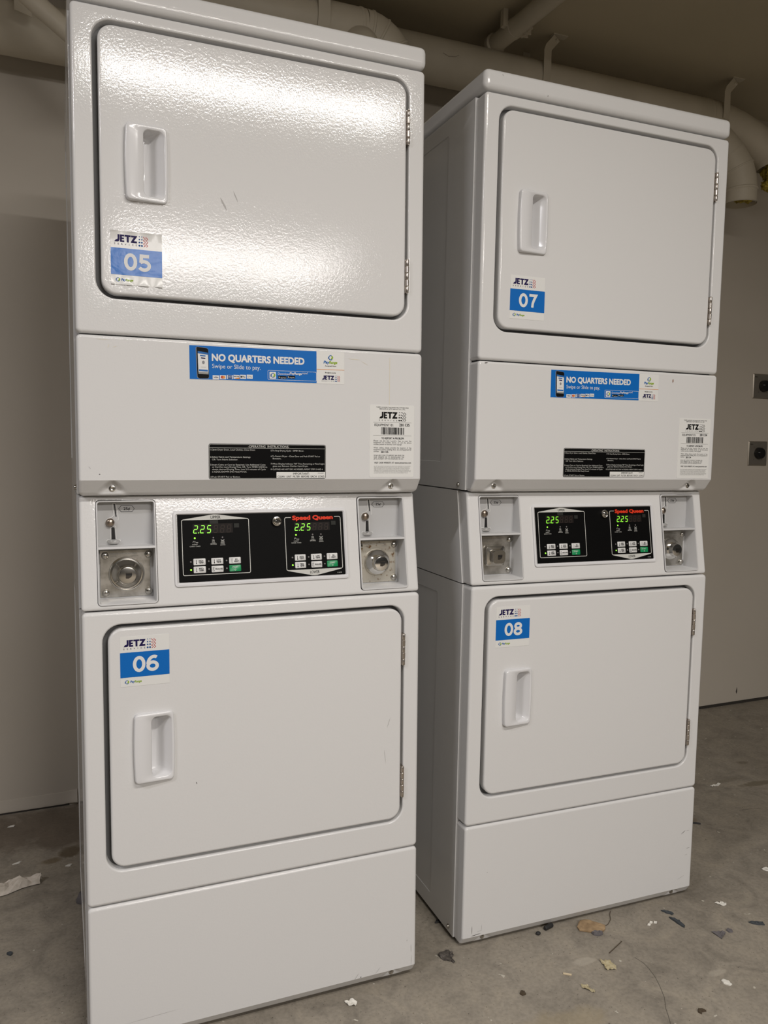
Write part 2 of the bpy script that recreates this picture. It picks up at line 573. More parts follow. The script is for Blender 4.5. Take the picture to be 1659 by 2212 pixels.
def make_door(root, hz0, hz1, handle_z, sticker, sticker_xy, marks=None, wavy=False, lab=''):
    """door panel with its pull, two hinges and number sticker"""
    b = MB('enamel')
    n, m = 7, 8
    x0, x1, z0, z1 = 0.0450, 0.6415, hz0 + 0.0075, hz1 - 0.0075
    DF = -0.0015
    rc = 0.027
    loops = [L3(rr(x0, x1, z0, z1, rc, n, m), 0.018), L3(rr(x0, x1, z0, z1, rc, n, m), DF + 0.005)]
    for k in range(1, 5):
        a = PI / 2 * k / 4
        i = 0.005 * (1 - math.cos(a))
        loops.append(L3(rr(x0 + i, x1 - i, z0 + i, z1 - i, rc - i, n, m), DF + 0.005 - 0.005 * math.sin(a)))
    hx0, hx1 = 0.0895, 0.1620
    a0, a1 = handle_z
    loops.append(L3(rr(hx0 + 0.004, hx1 - 0.004, a0 + 0.004, a1 - 0.004, 0.006, n, m), DF))
    loops.append(L3(rr(hx0 + 0.004, hx1 - 0.004, a0 + 0.004, a1 - 0.004, 0.006, n, m), 0.004))
    b.loft(loops)
    b.place = flat(DF)
    for (pts, mm) in (marks or []):
        b.poly(pts, 0.0003, mm)
    door = b.build('door', root, weighted=True)
    # pull handle: raised grip bar on the left, scooped pocket on the right
    b = MB('plastic')
    bow = handle_shape(hx0, hx1, a0, a1)
    def prot(x):
        t = (x - hx0) / (hx1 - hx0)
        return 0.0115 - 0.0065 * max(0, min(1, t))
    def hl(loop, f, amt=0.0022):
        return [(x, f(x, z), z) for x, z in bow(loop, amt)]
    O = lambda i, r=0.008: rr(hx0 + i, hx1 - i, a0 + i, a1 - i, max(r - i, 0.0015), n, m)
    loops = [hl(O(-0.0002), lambda x, z: DF + 0.001), hl(O(0.0), lambda x, z: DF - prot(x) * 0.55)]
    for k in range(1, 4):
        a = PI / 2 * k / 3
        i = 0.003 * (1 - math.cos(a))
        loops.append(hl(O(i), lambda x, z, a=a: DF - prot(x) * (0.55 + 0.45 * math.sin(a))))
    ox0, ox1, oz0, oz1 = 0.1205, 0.1572, a0 + 0.0095, a1 - 0.0085
    I = lambda i, r=0.010: rr(ox0 + i, ox1 - i, oz0 + i, oz1 - i, max(r - i, 0.002), n, m)
    loops.append(hl(I(-0.0015), lambda x, z: DF - prot(x), 0.001))
    loops.append(hl(I(0.0), lambda x, z: DF - prot(x) + 0.0015, 0.001))
    def wallz(x, t):      # pocket floor: deep under the grip, rising to the right lip
        s = (x - ox0) / (ox1 - ox0)
        deep = 0.026 * (1 - 0.25 * s)
        return deep * t
    for t in (0.35, 0.7, 0.92):
        sh = lambda x, z, t=t: DF - prot(x) * (1 - t) + wallz(x, t)
        lp = rr(ox0 - 0.0030 * t, ox1 - 0.0225 * t, oz0 + 0.006 * t, oz1 - 0.006 * t, 0.008, n, m)
        loops.append(hl(lp, sh, 0.001))
    lp = rr(ox0 - 0.001, ox1 - 0.0245, oz0 + 0.009, oz1 - 0.009, 0.004, n, m)
    loops.append(hl(lp, lambda x, z: DF + 0.0245, 0.0))
    b.loft(loops, cap1=True)
    b.build('handle', door, sharp=50)
    # hinges: rolled knuckles on a leaf
    for zc in ((hz1 - 0.0965 + 0.0005), (hz0 + 0.0900)):
        h = MB('hinge')
        L = 0.068
        xk, yk = 0.6445, -0.0035
        h.box(xk - 0.0035, xk + 0.0025, 0.0, 0.012, zc - L / 2, zc + L / 2, 'hinge')
        kn = 5
        for i in range(kn):
            q0 = zc - L / 2 + L * i / kn + 0.0004
            q1 = zc - L / 2 + L * (i + 1) / kn - 0.0004
            rad = 0.0037 if i % 2 else 0.0034
            h.lathe((xk, yk, q0), [(rad * 0.9, 0), (rad, 0.0005), (rad, q1 - q0 - 0.0005), (rad * 0.9, q1 - q0)], 16, 'hinge', 'z')
        h.lathe((xk, yk, zc - L / 2 - 0.001), [(0.0018, 0), (0.0018, L + 0.002)], 10, 'hinge', 'z')
        h.build('hinge', door)
    number_sticker(door, sticker, sticker_xy[0], sticker_xy[1], DF, wavy)
    return door

JETZ = [[(455, 315), (490, 315), (490, 405), (486, 424), (476, 440), (460, 449), (440, 450), (395, 450), (422, 410), (444, 407), (452, 400), (455, 388)],
        [(497, 315), (572, 315), (572, 345), (532, 345), (532, 368), (568, 368), (568, 397), (532, 397), (532, 420), (575, 420), (575, 450), (497, 450)],
        [(580, 315), (690, 315), (690, 347), (655, 347), (655, 450), (619, 450), (619, 347), (580, 347)],
        [(697, 315), (805, 315), (805, 330), (748, 415), (803, 415), (803, 450), (690, 450), (690, 436), (748, 347), (697, 347)]]
def jetz(b, u, ztop, width, h, mdark, mdot, mwave):
    """wordmark with its dot-and-wave block; width is that of the whole mark"""
    k = width / (1003 - 390)
    X = lambda x: u + (x - 390) * k
    Z = lambda y: ztop - (y - 315) * k
    for g in JETZ:
        b.poly([(X(x), Z(y)) for x, y in reversed(g)], h, mdark)
    for i, ch in enumerate('SERVICE'):
        b.text(ch, X(402 + i * 65), Z(505), 30 * k, h, mdark, align='C', bold=0.01)
    for x in (848, 893):
        for y, r in ((322, 9), (374, 13), (428, 16), (487, 18)):
            b.disc(X(x), Z(y), r * k, h, mdot, 12)
    for x in (940, 985):
        pts = []
        for i in range(41):
            y = 315 + 190 * i / 40
            pts.append((X(x - 17 * math.sin(2 * PI * (y - 315) / 62.0 + 0.6)), Z(y)))
        b.line(pts, 9 * k, h, mwave)

def pay_mark(b, u, z, s, h):
    """the small round payment emblem: blue hook around a green leaf, size s"""
    arc = []
    for i in range(21):
        a = math.radians(60 + 280 * i / 20)
        rx, rz = 0.40 * s, 0.46 * s
        arc.append((u + rx * math.cos(a) * 1.0, z + rz * math.sin(a)))
    b.line(arc, 0.15 * s, h, 'payblue')
    b.poly([(u - 0.02 * s, z - 0.30 * s), (u + 0.30 * s, z - 0.34 * s), (u + 0.52 * s, z - 0.06 * s), (u + 0.50 * s, z + 0.22 * s),
            (u + 0.30 * s, z + 0.42 * s), (u + 0.10 * s, z + 0.40 * s), (u + 0.22 * s, z + 0.10 * s)], h + 0.0001, 'green')
    b.poly([(u - 0.62 * s, z - 0.30 * s), (u - 0.52 * s, z - 0.34 * s), (u - 0.46 * s, z + 0.2 * s), (u - 0.54 * s, z + 0.24 * s)], h, 'dots')

def arc2(cx, cz, rx, rz, a0, a1, n=22):
    return [(cx + rx * math.cos(math.radians(a0 + (a1 - a0) * i / n)), cz + rz * math.sin(math.radians(a0 + (a1 - a0) * i / n))) for i in range(n + 1)]

GLYPH = {   # strokes in a unit box, x 0..1 (scaled by width), z 0..1
    '0': [(arc2(0.5, 0.5, 0.395, 0.43, 90, 450), True)],
    '5': [([(0.88, 0.925), (0.245, 0.925), (0.205, 0.50)], False), (arc2(0.455, 0.33, 0.43, 0.262, 137, -150), False)],
    '6': [(arc2(0.5, 0.315, 0.395, 0.245, 0, 360), True), (arc2(0.62, 0.43, 0.515, 0.50, 178, 62), False)],
    '7': [([(0.06, 0.925), (0.88, 0.925), (0.62, 0.55), (0.50, 0.30), (0.46, 0.0)], False)],
    '8': [(arc2(0.5, 0.74, 0.345, 0.19, 0, 360), True), (arc2(0.5, 0.285, 0.40, 0.215, 0, 360), True)],
}
def glyph(b, ch, u, z, w, hgt, sw, h, m):
    for q, (pts, closed) in enumerate(GLYPH[ch]):
        P = [(u + x * w, z + y * hgt) for x, y in pts]
        if closed:
            P = P[:-1]
        b.line(P, sw, h + q * 5e-6, m, closed=closed)

def number_sticker(door, num, u, ztop, d0, wavy):
    base = 'wavy' if wavy else 'paper'
    blue = 'bluewavy' if wavy else 'blue'
    b = MB(base, place=flat(d0))
    w, hgt = 0.0898, 0.0956
    t = 0.0004
    # sheet: a grid so that a wrinkled one can lift at its top and bottom edges
    nx = 24
    rows = [0.0, 0.0015, 0.004, 0.0175, 0.018, 0.0655, 0.066, 0.0915, 0.0941, hgt]
    def lift(x, zz):
        if not wavy:
            return 0.0
        e = max(0, 1 - min(zz, hgt - zz) / 0.004)
        return e * (0.0012 + 0.0012 * math.sin(x * 19 + (2 if zz > 0.05 else 0.5)))
    g = [[b.bm.verts.new(b.place(u + w * i / nx, ztop - zz, t + lift(i / nx, zz))) for i in range(nx + 1)] for zz in rows]
    for a, c in zip(g, g[1:]):
        for i in range(nx):
            b.face([c[i], c[i + 1], a[i + 1], a[i]], base)
    rim = [(u, ztop), (u + w, ztop), (u + w, ztop - hgt), (u, ztop - hgt)]
    for p, q in zip(rim, rim[1:] + rim[:1]):
        b.face(b.verts([b.place(*p, t), b.place(*q, t), b.place(*q, 0), b.place(*p, 0)]), base)
    b.rect(u, u + w, ztop - 0.0780, ztop - 0.0303, t + 0.0003, blue)
    jetz(b, u + 0.0060, ztop - 0.0065, 0.0590, t + 0.0003, 'navy', 'dots', 'red')
    for q, ch in enumerate(num):
        glyph(b, ch, u + 0.0235 + q * 0.0245, ztop - 0.0682, 0.0213, 0.0288, 0.0062, t + 0.0006, 'white')
    pay_mark(b, u + 0.0120, ztop - 0.0868, 0.0070, t + 0.0003)
    b.text('Pay', u + 0.0175, ztop - 0.0885, 0.0040, t + 0.0003, 'payblue', width=0.0076, bold=0.03, shear=0.2)
    b.text('Range', u + 0.0254, ztop - 0.0885, 0.0040, t + 0.0003, 'green', width=0.0125, bold=0.03, shear=0.2)
    o = b.build('number_sticker', door, sharp=60)
    o['label'] = 'white and blue sticker with the number ' + num
    return o

def chamfered_panel(root, name, z0, z1, zc, dmax, seats, seat_d, marks=None):
    """pressed front panel whose foot is bevelled back, with upright seats for its two screws"""
    b = MB('enamel')
    bm = b.bm
    loops = ring(b, 0.0, W, z0, z1, 0.008, 0.006, 0.041, 5)
    rows = b.loft(loops, cap1=True)
    def cut(co, no):
        bmesh.ops.bisect_plane(bm, geom=bm.verts[:] + bm.edges[:] + bm.faces[:], plane_co=co, plane_no=no)
    H = zc - z0
    cut((0, 0, zc + 0.0012), (0, 0, 1))
    cut((0, 0, zc + 0.004), (0, 0, 1))
    for k in range(0, 19):
        cut((0, 0, z0 + H * (1 - k / 18) + 1e-5), (0, 0, 1))
    for xs in seats:
        for k in range(-22, 23):
            cut((xs + k * 0.0017, 0, 0), (1, 0, 0))
    for v in bm.verts:
        if v.co.y < 0.03 and v.co.z < zc:
            t = min(1, (zc - v.co.z) / H)
            ch = dmax * t
            d = ch
            for xs in seats:
                w = 0.026 * min(1.0, max(0.0, (t - 0.10) / 0.9)) ** 0.75
                q = (abs(v.co.x - xs) - w) / 0.008
                s = min(1, max(0, 0.5 + q / 2))
                s = s * s * (3 - 2 * s)
                fade = min(1.0, t / 0.10)
                d = (seat_d * (1 - s) + ch * s) * fade + ch * (1 - fade) if s < 1 else d
            v.co.y += min(d, 0.034)
    b.place = flat(0.0)
    for (pts, mm) in (marks or []):
        b.poly(pts, 0.0003, mm)
    p = b.build(name, root, sharp=33, weighted=True)
    for xs in seats:
        screw(p, xs, seat_d, (z0 + H * 0.46))
    return p

def screw(parent, x, d, z, mname='dullchrome', axis='-y'):
    s = MB(mname)
    s.lathe((x, d, z), [(0.0058, 0.0), (0.0058, 0.0010), (0.0048, 0.0013)], 20, mname, axis)
    s.lathe((x, d, z), [(0.0040, 0.001), (0.0040, 0.0034), (0.0034, 0.0042), (0.0012, 0.0038)], 6, mname, axis)
    return s.build('screw', parent)

OP_LINES_L = [(0.0085, '1.Open Dryer Door, Load Clothes, Close Door.'), (0.0225, '2.Select Fabric and Temperature Settings'), (0.0275, '   OR Turn Fabric Selector.'),
              (0.0375, '3.Insert Coins or Card as Required. Use Additional Coins'), (0.0420, '   or Card for more Drying Time. OR. Turn TIMER KNOB to'),
              (0.0465, '   obtain desired Drying Time. Last 2-5 minutes of Cycle'), (0.0510, '   is COOL-DOWN (No Heat) Period.'), (0.0610, '4.Push START Pad or Button.')]
OP_W_L = [0.088, 0.078, 0.050, 0.108, 0.108, 0.105, 0.067, 0.058]
OP_LINES_R = [(0.0085, '5.To Stop Drying Cycle - OPEN Door.', 0.068), (0.0195, '6.To Restart Dryer - Close Door and Push START Pad or', 0.102), (0.0240, '    Button.', 0.017),
              (0.0345, '7.When Display Indicates "00" Time Remaining or Panel Light', 0.111), (0.0390, '    goes out, Remove Clothes from Dryer.', 0.073), (0.0455, 'IF CLOTHES ARE NOT DRY AS DESIRED, REPEAT STEPS 3 AND 4.', 0.108)]

def instruction_label(parent, u, ztop, d0):
    b = MB('panel', place=flat(d0))
    w, h = 0.2355, 0.0685
    sheet(b, u, u + w, ztop - h, ztop, 0.004, 0.0004, 'panel')
    t = 0.0006
    b.line(rr(u + 0.0012, u + w - 0.0012, ztop - h + 0.0012, ztop - 0.0012, 0.003, 4), 0.0006, t, 'silverink', closed=True)
    b.rect(u + 0.0015, u + w - 0.0015, ztop - 0.0084, ztop - 0.0078, t, 'silverink')
    b.text('-OPERATING  INSTRUCTIONS-', u + w / 2, ztop - 0.0070, 0.0042, t, 'silverink', width=0.083, align='C', bold=0.01)
    for (dz, s), ww in zip(OP_LINES_L, OP_W_L):
        ind = 0.0035 if s.startswith(' ') else 0.0
        b.text(s.strip(), u + 0.0028 + ind, ztop - 0.0045 - dz, 0.0029, t, 'silverink', width=ww, bold=0.008)
    for dz, s, ww in OP_LINES_R:
        ind = 0.004 if s.startswith(' ') else 0.0
        b.text(s.strip(), u + 0.1215 + ind, ztop - 0.0055 - dz, 0.0029, t, 'silverink', width=ww, bold=0.008)
    b.rrect(u + 0.1330, u + w - 0.0014, ztop - h + 0.0014, ztop - h + 0.0135, 0.001, t + 0.0001, 'paper')
    b.text('IMPORTANT:', u + 0.184, ztop - h + 0.0083, 0.0040, t + 0.0003, 'ink', width=0.034, align='C', bold=0.012)
    b.text('CLEAN  LINT  FILTER  BEFORE  EACH  LOAD', u + 0.1836, ztop - h + 0.0026, 0.0036, t + 0.0003, 'ink', width=0.097, align='C', bold=0.012)
    b.text('505406R7', u + w - 0.004, ztop - h + 0.0105, 0.0017, t + 0.0003, 'ink', width=0.013, align='R')
    o = b.build('instruction_label', parent, smooth=False)
    o['label'] = 'black operating instructions label'

def sheet(b, u0, u1, z0, z1, r, t, m):
    top = rr(u0, u1, z0, z1, r, 4)
    a = b.verts([b.place(x, z, 0.0) for x, z in top])
    c = b.verts([b.place(x, z, t) for x, z in top])
    n = len(top)
    for i in range(n):
        j = (i + 1) % n
        b.face([a[i], a[j], c[j], c[i]], m)
    b.face(c, m)

def payment_sticker(parent, u, ztop, d0, rot):
    """blue banner with a phone and white panel at its right end"""
    c, s_ = math.cos(rot), math.sin(rot)
    def place(x, z, h):
        dx, dz = x - u, z - ztop
        return (u + c * dx - s_ * dz, d0 - h, ztop + s_ * dx + c * dz)
    b = MB('paper', place=place)
    w, h, ws = 0.3095, 0.0642, 0.2508
    z0 = ztop - h
    sheet(b, u, u + w, z0, ztop, 0.002, 0.0004, 'paper')
    t = 0.0006
    b.rect(u + 0.0006, u + ws, z0 + 0.0008, ztop - 0.0003, t, 'blue')
    t2, t3, t4, t5 = t + 0.0002, t + 0.0004, t + 0.0006, t + 0.0008
    k = 0.3095 / 1545.0           # units of the enlarged view (x from 35, y from 72)
    X = lambda x: u + (x - 35) * k
    Z = lambda x, y: ztop - (y - 72 - (x - 35) * 0.0535) * k * 0.995
    def P(pts, hh, m):
        b.poly([(X(x), Z(x, y)) for x, y in reversed(pts)], hh, m)
    # phone
    P([(97, 100), (105, 90), (118, 88), (200, 103), (213, 112), (216, 125), (219, 380), (212, 391), (128, 390), (112, 382), (106, 370)], t2, 'phonegrey')
    P([(104, 97), (112, 91), (200, 105), (212, 114), (215, 126), (218, 378), (210, 389), (130, 388), (116, 380), (110, 366)], t3, 'ink')
    P([(115, 130), (211, 148), (214, 352), (120, 345)], t4, 'white')
    P([(115, 130), (211, 148), (211, 166), (116, 152)], t5, 'payblue')
    P([(137, 167), (188, 173), (188, 183), (137, 178)], t5, 'payblue')
    P([(146, 190), (186, 195), (186, 206), (146, 201)], t5, 'navy')
    b.disc(X(167), Z(167, 238), 16 * k, t5, 'phonegrey', 14, 0.8)
    P([(145, 278), (192, 281), (192, 287), (145, 284)], t5, 'silverink')
    P([(124, 302), (208, 309), (208, 326), (124, 318)], t5, 'payblue')
    P([(119, 326), (213, 333), (214, 352), (120, 345)], t5, 'greyink')
    # words
    zt = lambda x, y: Z(x, y)
    b.text('NO QUARTERS NEEDED', X(250), zt(250, 222), 62 * k, t3, 'white', width=(1157 - 250) * k, bold=0.045)
    b.text('Swipe or Slide to pay.', X(250), zt(250, 292), 40 * k, t3, 'white', width=(718 - 250) * k, bold=0.005)
    # payment marks
    for i, (a, e) in enumerate([(253, 314), (321, 380), (388, 446), (452, 511), (517, 574), (581, 639)]):
        ya, yb = 360, 398
        b.rect(X(a), X(e), Z(a, yb), Z(a, ya), t2, 'white')
        xm, zm = X((a + e) / 2), (Z(a, ya) + Z(a, yb)) / 2
        if i == 0:
            b.text('VISA', xm, zm - 6.5 * k, 13 * k, t4, 'navy', width=44 * k, align='C', bold=0.02, shear=0.2)
        elif i == 1:
            b.disc(xm - 7 * k, zm, 13 * k, t4, 'red', 14)
            b.disc(xm + 8 * k, zm, 13 * k, t4 + 0.0001, 'orange', 14)
        elif i == 2:
            b.rect(xm - 19 * k, xm + 19 * k, zm - 17 * k, zm + 17 * k, t4, 'dots')
            b.text('AMERICAN', xm, zm + 2 * k, 6 * k, t5, 'white', width=34 * k, align='C')
            b.text('EXPRESS', xm, zm - 9 * k, 6 * k, t5, 'white', width=32 * k, align='C')
        elif i == 3:
            b.text('DISCOVER', xm, zm - 1 * k, 9 * k, t4, 'ink', width=52 * k, align='C', bold=0.02)
            b.poly([(xm - 24 * k, zm - 18 * k), (xm + 29 * k, zm - 18 * k), (xm + 29 * k, zm - 5 * k)], t4, 'orange')
        elif i == 4:
            b.disc(xm - 18 * k, zm - 1 * k, 8 * k, t4, 'ink', 12)
            b.text('Pay', xm - 7 * k, zm - 7 * k, 15 * k, t4, 'ink', width=30 * k)
        else:
            b.text('G Pay', xm, zm - 7 * k, 14 * k, t4, 'greyink', width=46 * k, align='C')
    # download box (the square code at its right end is left blank)
    bx0, bx1 = X(790), X(1284)
    b.line(rr(bx0, bx1, Z(790, 411), Z(790, 322), 9 * k, 3), 3.0 * k, t2, 'white', closed=True)
    b.rrect(X(806), X(871), Z(806, 403), Z(806, 336), 6 * k, t2, 'white')
    pay_mark(b, X(841), Z(841, 371), 44 * k, t4)
    b.text('Download', X(890), zt(890, 366), 21 * k, t3, 'white', width=118 * k)
    b.text('PayRange', X(1014), zt(1014, 366), 21 * k, t3, 'white', width=118 * k, bold=0.03)
    b.text('now!', X(1138), zt(1138, 366), 21 * k, t3, 'white', width=56 * k)
    for a, e, s in ((893, 978, 'App Store'), (986, 1065, 'Google Play')):
        b.rrect(X(a), X(e), Z(a, 404), Z(a, 378), 3 * k, t2, 'ink')
        b.text(s, X(a + 22), Z(a, 400), 11 * k, t4, 'white', width=(e - a - 28) * k)
        b.poly([(X(a + 6), Z(a, 399)), (X(a + 17), Z(a, 391)), (X(a + 6), Z(a, 383))], t4, 'white')
    # white end panel
    cx = u + (ws + w) / 2
    pay_mark(b, cx + 0.0006, ztop - 0.0118, 0.0096, t2)
    b.text('Pay', cx - 0.0143, ztop - 0.0234, 0.0050, t2, 'payblue', width=0.0112, bold=0.04, shear=0.2)
    b.text('Range', cx - 0.0027, ztop - 0.0234, 0.0050, t2, 'green', width=0.0166, bold=0.04, shear=0.2)
    b.text('Accepted Here', cx, ztop - 0.0295, 0.0026, t2, 'ink', width=0.0235, align='C', bold=0.01)
    b.rect(u + ws + 0.0002, u + w, ztop - 0.0360, ztop - 0.0352, t2, 'orange')
    b.text('Brought to you by', cx, ztop - 0.0428, 0.0022, t2, 'ink', width=0.0225, align='C', bold=0.02)
    jetz(b, cx - 0.0185, ztop - 0.0475, 0.0385, t2, 'navy', 'dots', 'red')
    o = b.build('payment_sticker', parent, smooth=False)
    o['label'] = 'blue banner sticker with a phone and white lettering'

def service_label(parent, ident, u, ztop, d0):
    b = MB('paper', place=flat(d0))
    w, h = 0.1005, 0.1502
    sheet(b, u, u + w, ztop - h, ztop, 0.003, 0.0004, 'paper')
    t = 0.0006
    k = w / 1005.0
    X = lambda x: u + (x - 185) * k
    Z = lambda y: ztop - (y - 155) * (h / 1645.0)
    def T(s, x0, x1, y, cap, bold=0.0, m='ink'):
        b.text(s, X(x0), Z(y), cap * k, t, m, width=(x1 - x0) * k, bold=bold)
    T('THESE LAUNDRY MACHINES ARE OWNED AND', 330, 1060, 226, 26)
    T('SERVICED BY JETZ SERVICE CO., INC.', 400, 990, 264, 26)
    jetz(b, X(390), Z(315), 613 * k, t, 'ink', 'ink', 'ink')
    b.rect(X(265), X(1130), Z(556), Z(549), t, 'greyink')
    T('EQUIPMENT ID:', 295, 720, 638, 48, 0.012)
    T(ident, 852, 1085, 634, 54, 0.03)
    rnd = random.Random(int(ident))
    x = 440
    while x < 965:
        bw = rnd.choice((5, 5, 8, 11, 16, 22))
        b.rect(X(x), X(min(x + bw, 968)), Z(828), Z(664), t, 'ink')
        x += bw + rnd.choice((6, 7, 10, 14))
    b.rect(X(265), X(1130), Z(855), Z(848), t, 'greyink')
    T('TO REPORT A PROBLEM:', 448, 962, 932, 36, 0.03)
    T('Please  use  the  Jetz  Laundry  App  to  scan  the', 275, 1132, 986, 28)
    T('Equipment  ID  number  above,  or  call  the  phone', 275, 1132, 1026, 28)
    T('number posted on laundry room signage.', 275, 915, 1066, 28)
    T('When  calling,  please  provide  the  location  of  the', 275, 1132, 1144, 28)
    T('equipment (name, building, floor, etc.) & Equipment ID', 275, 1132, 1186, 28)
    T('number.', 275, 405, 1228, 26)
    T(ident, 440, 605, 1246, 38, 0.03)
    T('SCAN QR CODE TO REPORT AN ISSUE ON', 280, 968, 1318, 26)
    T('OUR  WEBSITE  OR  TO  DOWNLOAD  THE', 280, 968, 1358, 26)
    T('JETZ LAUNDRY APP FOR ANDROID OR IOS', 280, 945, 1396, 26)
    T('VISIT OUR WEBSITE AT: www.jetzservice.com', 292, 1128, 1490, 32, 0.025)
    for i, s in enumerate(['ALL OF THE LAUNDRY MACHINES AND ASSOCIATED EQUIPMENT IN THIS LAUNDRY', 'AREA ARE OWNED BY JETZ SERVICE CO., INC. JETZ RENTS THE SPACE',
                           'AND HAS LEASED IT WITH THE OWNER OF THESE PREMISES. TO ENTER OR REMOVE', 'THESE MACHINES WITHOUT PRIOR CONSENT IS AGAINST THE LAW AND MAY RESULT',
                           'IN PROSECUTION. NO REFUNDS ARE GIVEN BY THE OWNER OF THE BUILDING. IF', 'YOU HAVE ANY QUESTIONS PLEASE CALL THE PHONE NUMBER POSTED ON THE', 'LAUNDRY ROOM SIGN. THANK YOU FOR USING OUR EQUIPMENT TODAY.']):
        T(s, 285, (1125, 1090, 1098, 1080, 1125, 1120, 1060)[i], 1560 + i * 25.5, 15, 0.0, 'greyink')
    o = b.build('service_label', parent, smooth=False)
    o['label'] = 'white owner label with equipment number ' + ident

# -------- control panel print
SEGS = {'a': ((0, 1), (1, 1)), 'b': ((1, 1), (1, .5)), 'c': ((1, .5), (1, 0)), 'd': ((0, 0), (1, 0)), 'e': ((0, .5), (0, 0)), 'f': ((0, 1), (0, .5)), 'g': ((0, .5), (1, .5))}
DIG = {'2': 'abged', '5': 'afgcd', '8': 'abcdefg'}
def display(parent, u0, u1, z0, z1):
    b = MB('window', place=slant(-0.0012))
    b.rect(u0, u1, z0, z1, 0.0002, 'window')
    cw = (u1 - u0) / 6.0
    dw, dh = cw * 0.50, (z1 - z0) * 0.76
    zb = z0 + (z1 - z0) * 0.06
    sh = 0.15
    for i, (ch, on) in enumerate((('2', 1), ('2', 1), ('5', 1), ('8', 0), ('8', 0), ('8', 0))):
        ux = u0 + cw * i + cw * 0.08
        for s in DIG[ch]:
            (xa, ya), (xb, yb) = SEGS[s]
            g = 0.05
            if xa == xb:
                ya, yb = ya - g, yb + g
            else:
                xa, xb = xa + g, xb - g
            pa = (ux + xa * dw + sh * ya * dh, zb + ya * dh)
            pb = (ux + xb * dw + sh * yb * dh, zb + yb * dh)
            b.line([pa, pb], 0.00145 if on else 0.0009, 0.0006 if on else 0.0004, 'digit' if on else 'digitoff')
    b.disc(u0 + cw * 0.84, zb + 0.0003, 0.0010, 0.0006, 'digit', 10)
    o = b.build('price_display', parent, smooth=False)
    o['label'] = 'green lit digits reading 2.25'

def dome(parent, name, u, z, r, mname, lab=None):
    b = MB(mname)
    pl = slant(-0.0012)
    loops = []
    for rad, h in ((1.0, 0.0), (1.0, 0.0003), (0.8, 0.0007), (0.4, 0.0010)):
        loops.append([pl(u + r * rad * math.cos(2 * PI * k / 14), z + r * rad * math.sin(2 * PI * k / 14), h) for k in range(14)])
    b.loft(loops, cap1=True)
    o = b.build(name, parent)
    if lab:
        o['label'] = lab
    return o

def push_button(parent, u0, u1, z0, z1, lines, kind):
    mname = 'startgreen' if kind == 'start' else 'button'
    b = MB(mname, place=slant(-0.0012))
    pl = b.place
    loops = [[pl(x, z, h) for x, z in rr(u0 + i, u1 - i, z0 + i, z1 - i, 0.0014, 3)] for i, h in ((0, 0.0), (0, 0.0004), (0.0003, 0.0007))]
    b.loft(loops, cap1=True)
    t = 0.00095
    w, h = u1 - u0, z1 - z0
    um = u0 + w * 0.62
    if kind == 'start':
        b.text('START', (u0 + u1) / 2, z0 + h * 0.56, h * 0.24, t, 'white', width=w * 0.5, align='C')
        cx, cz, q = (u0 + u1) / 2, z0 + h * 0.27, h * 0.13
        b.line([(cx - q, cz), (cx, cz - q), (cx + q, cz), (cx, cz + q)], 0.0004, t, 'white', closed=True)
    elif kind == 'delicates':
        b.text(lines[0], um, z0 + h * 0.40, h * 0.23, t, 'ink', width=w * 0.62, align='C', bold=0.03)
        b.line([(u0 + w * 0.10, z0 + h * 0.22), (u0 + w * 0.13, z0 + h * 0.75), (u0 + w * 0.22, z0 + h * 0.75), (u0 + w * 0.18, z0 + h * 0.45), (u0 + w * 0.26, z0 + h * 0.22)], 0.0005, t, 'ink', closed=True)
    else:
        ww = [w * 0.36, w * 0.40]
        for i, s in enumerate(lines):
            b.text(s, um, z0 + h * (0.55 - 0.30 * i), h * 0.25, t, 'ink', width=ww[i] * (0.55 if len(s) == 2 else 1.0), align='C', bold=0.03)
        tu = u0 + w * 0.25
        if kind == 'none':
            b.line(rr(tu - 0.0008, tu + 0.0008, z0 + h * 0.18, z0 + h * 0.8, 0.0007, 3), 0.0003, t, 'ink', closed=True)
        else:
            b.rect(tu - 0.0005, tu + 0.0005, z0 + h * 0.28, z0 + h * 0.8, t, 'ink')
            b.disc(tu, z0 + h * 0.26, 0.0011, t, 'ink', 12)
    o = b.build('push_button', parent, sharp=40)
    o['label'] = {'start': 'green start button', 'delicates': 'grey delicates button', 'none': 'grey no heat button'}.get(kind, 'grey ' + ' '.join(lines).lower() + ' button')

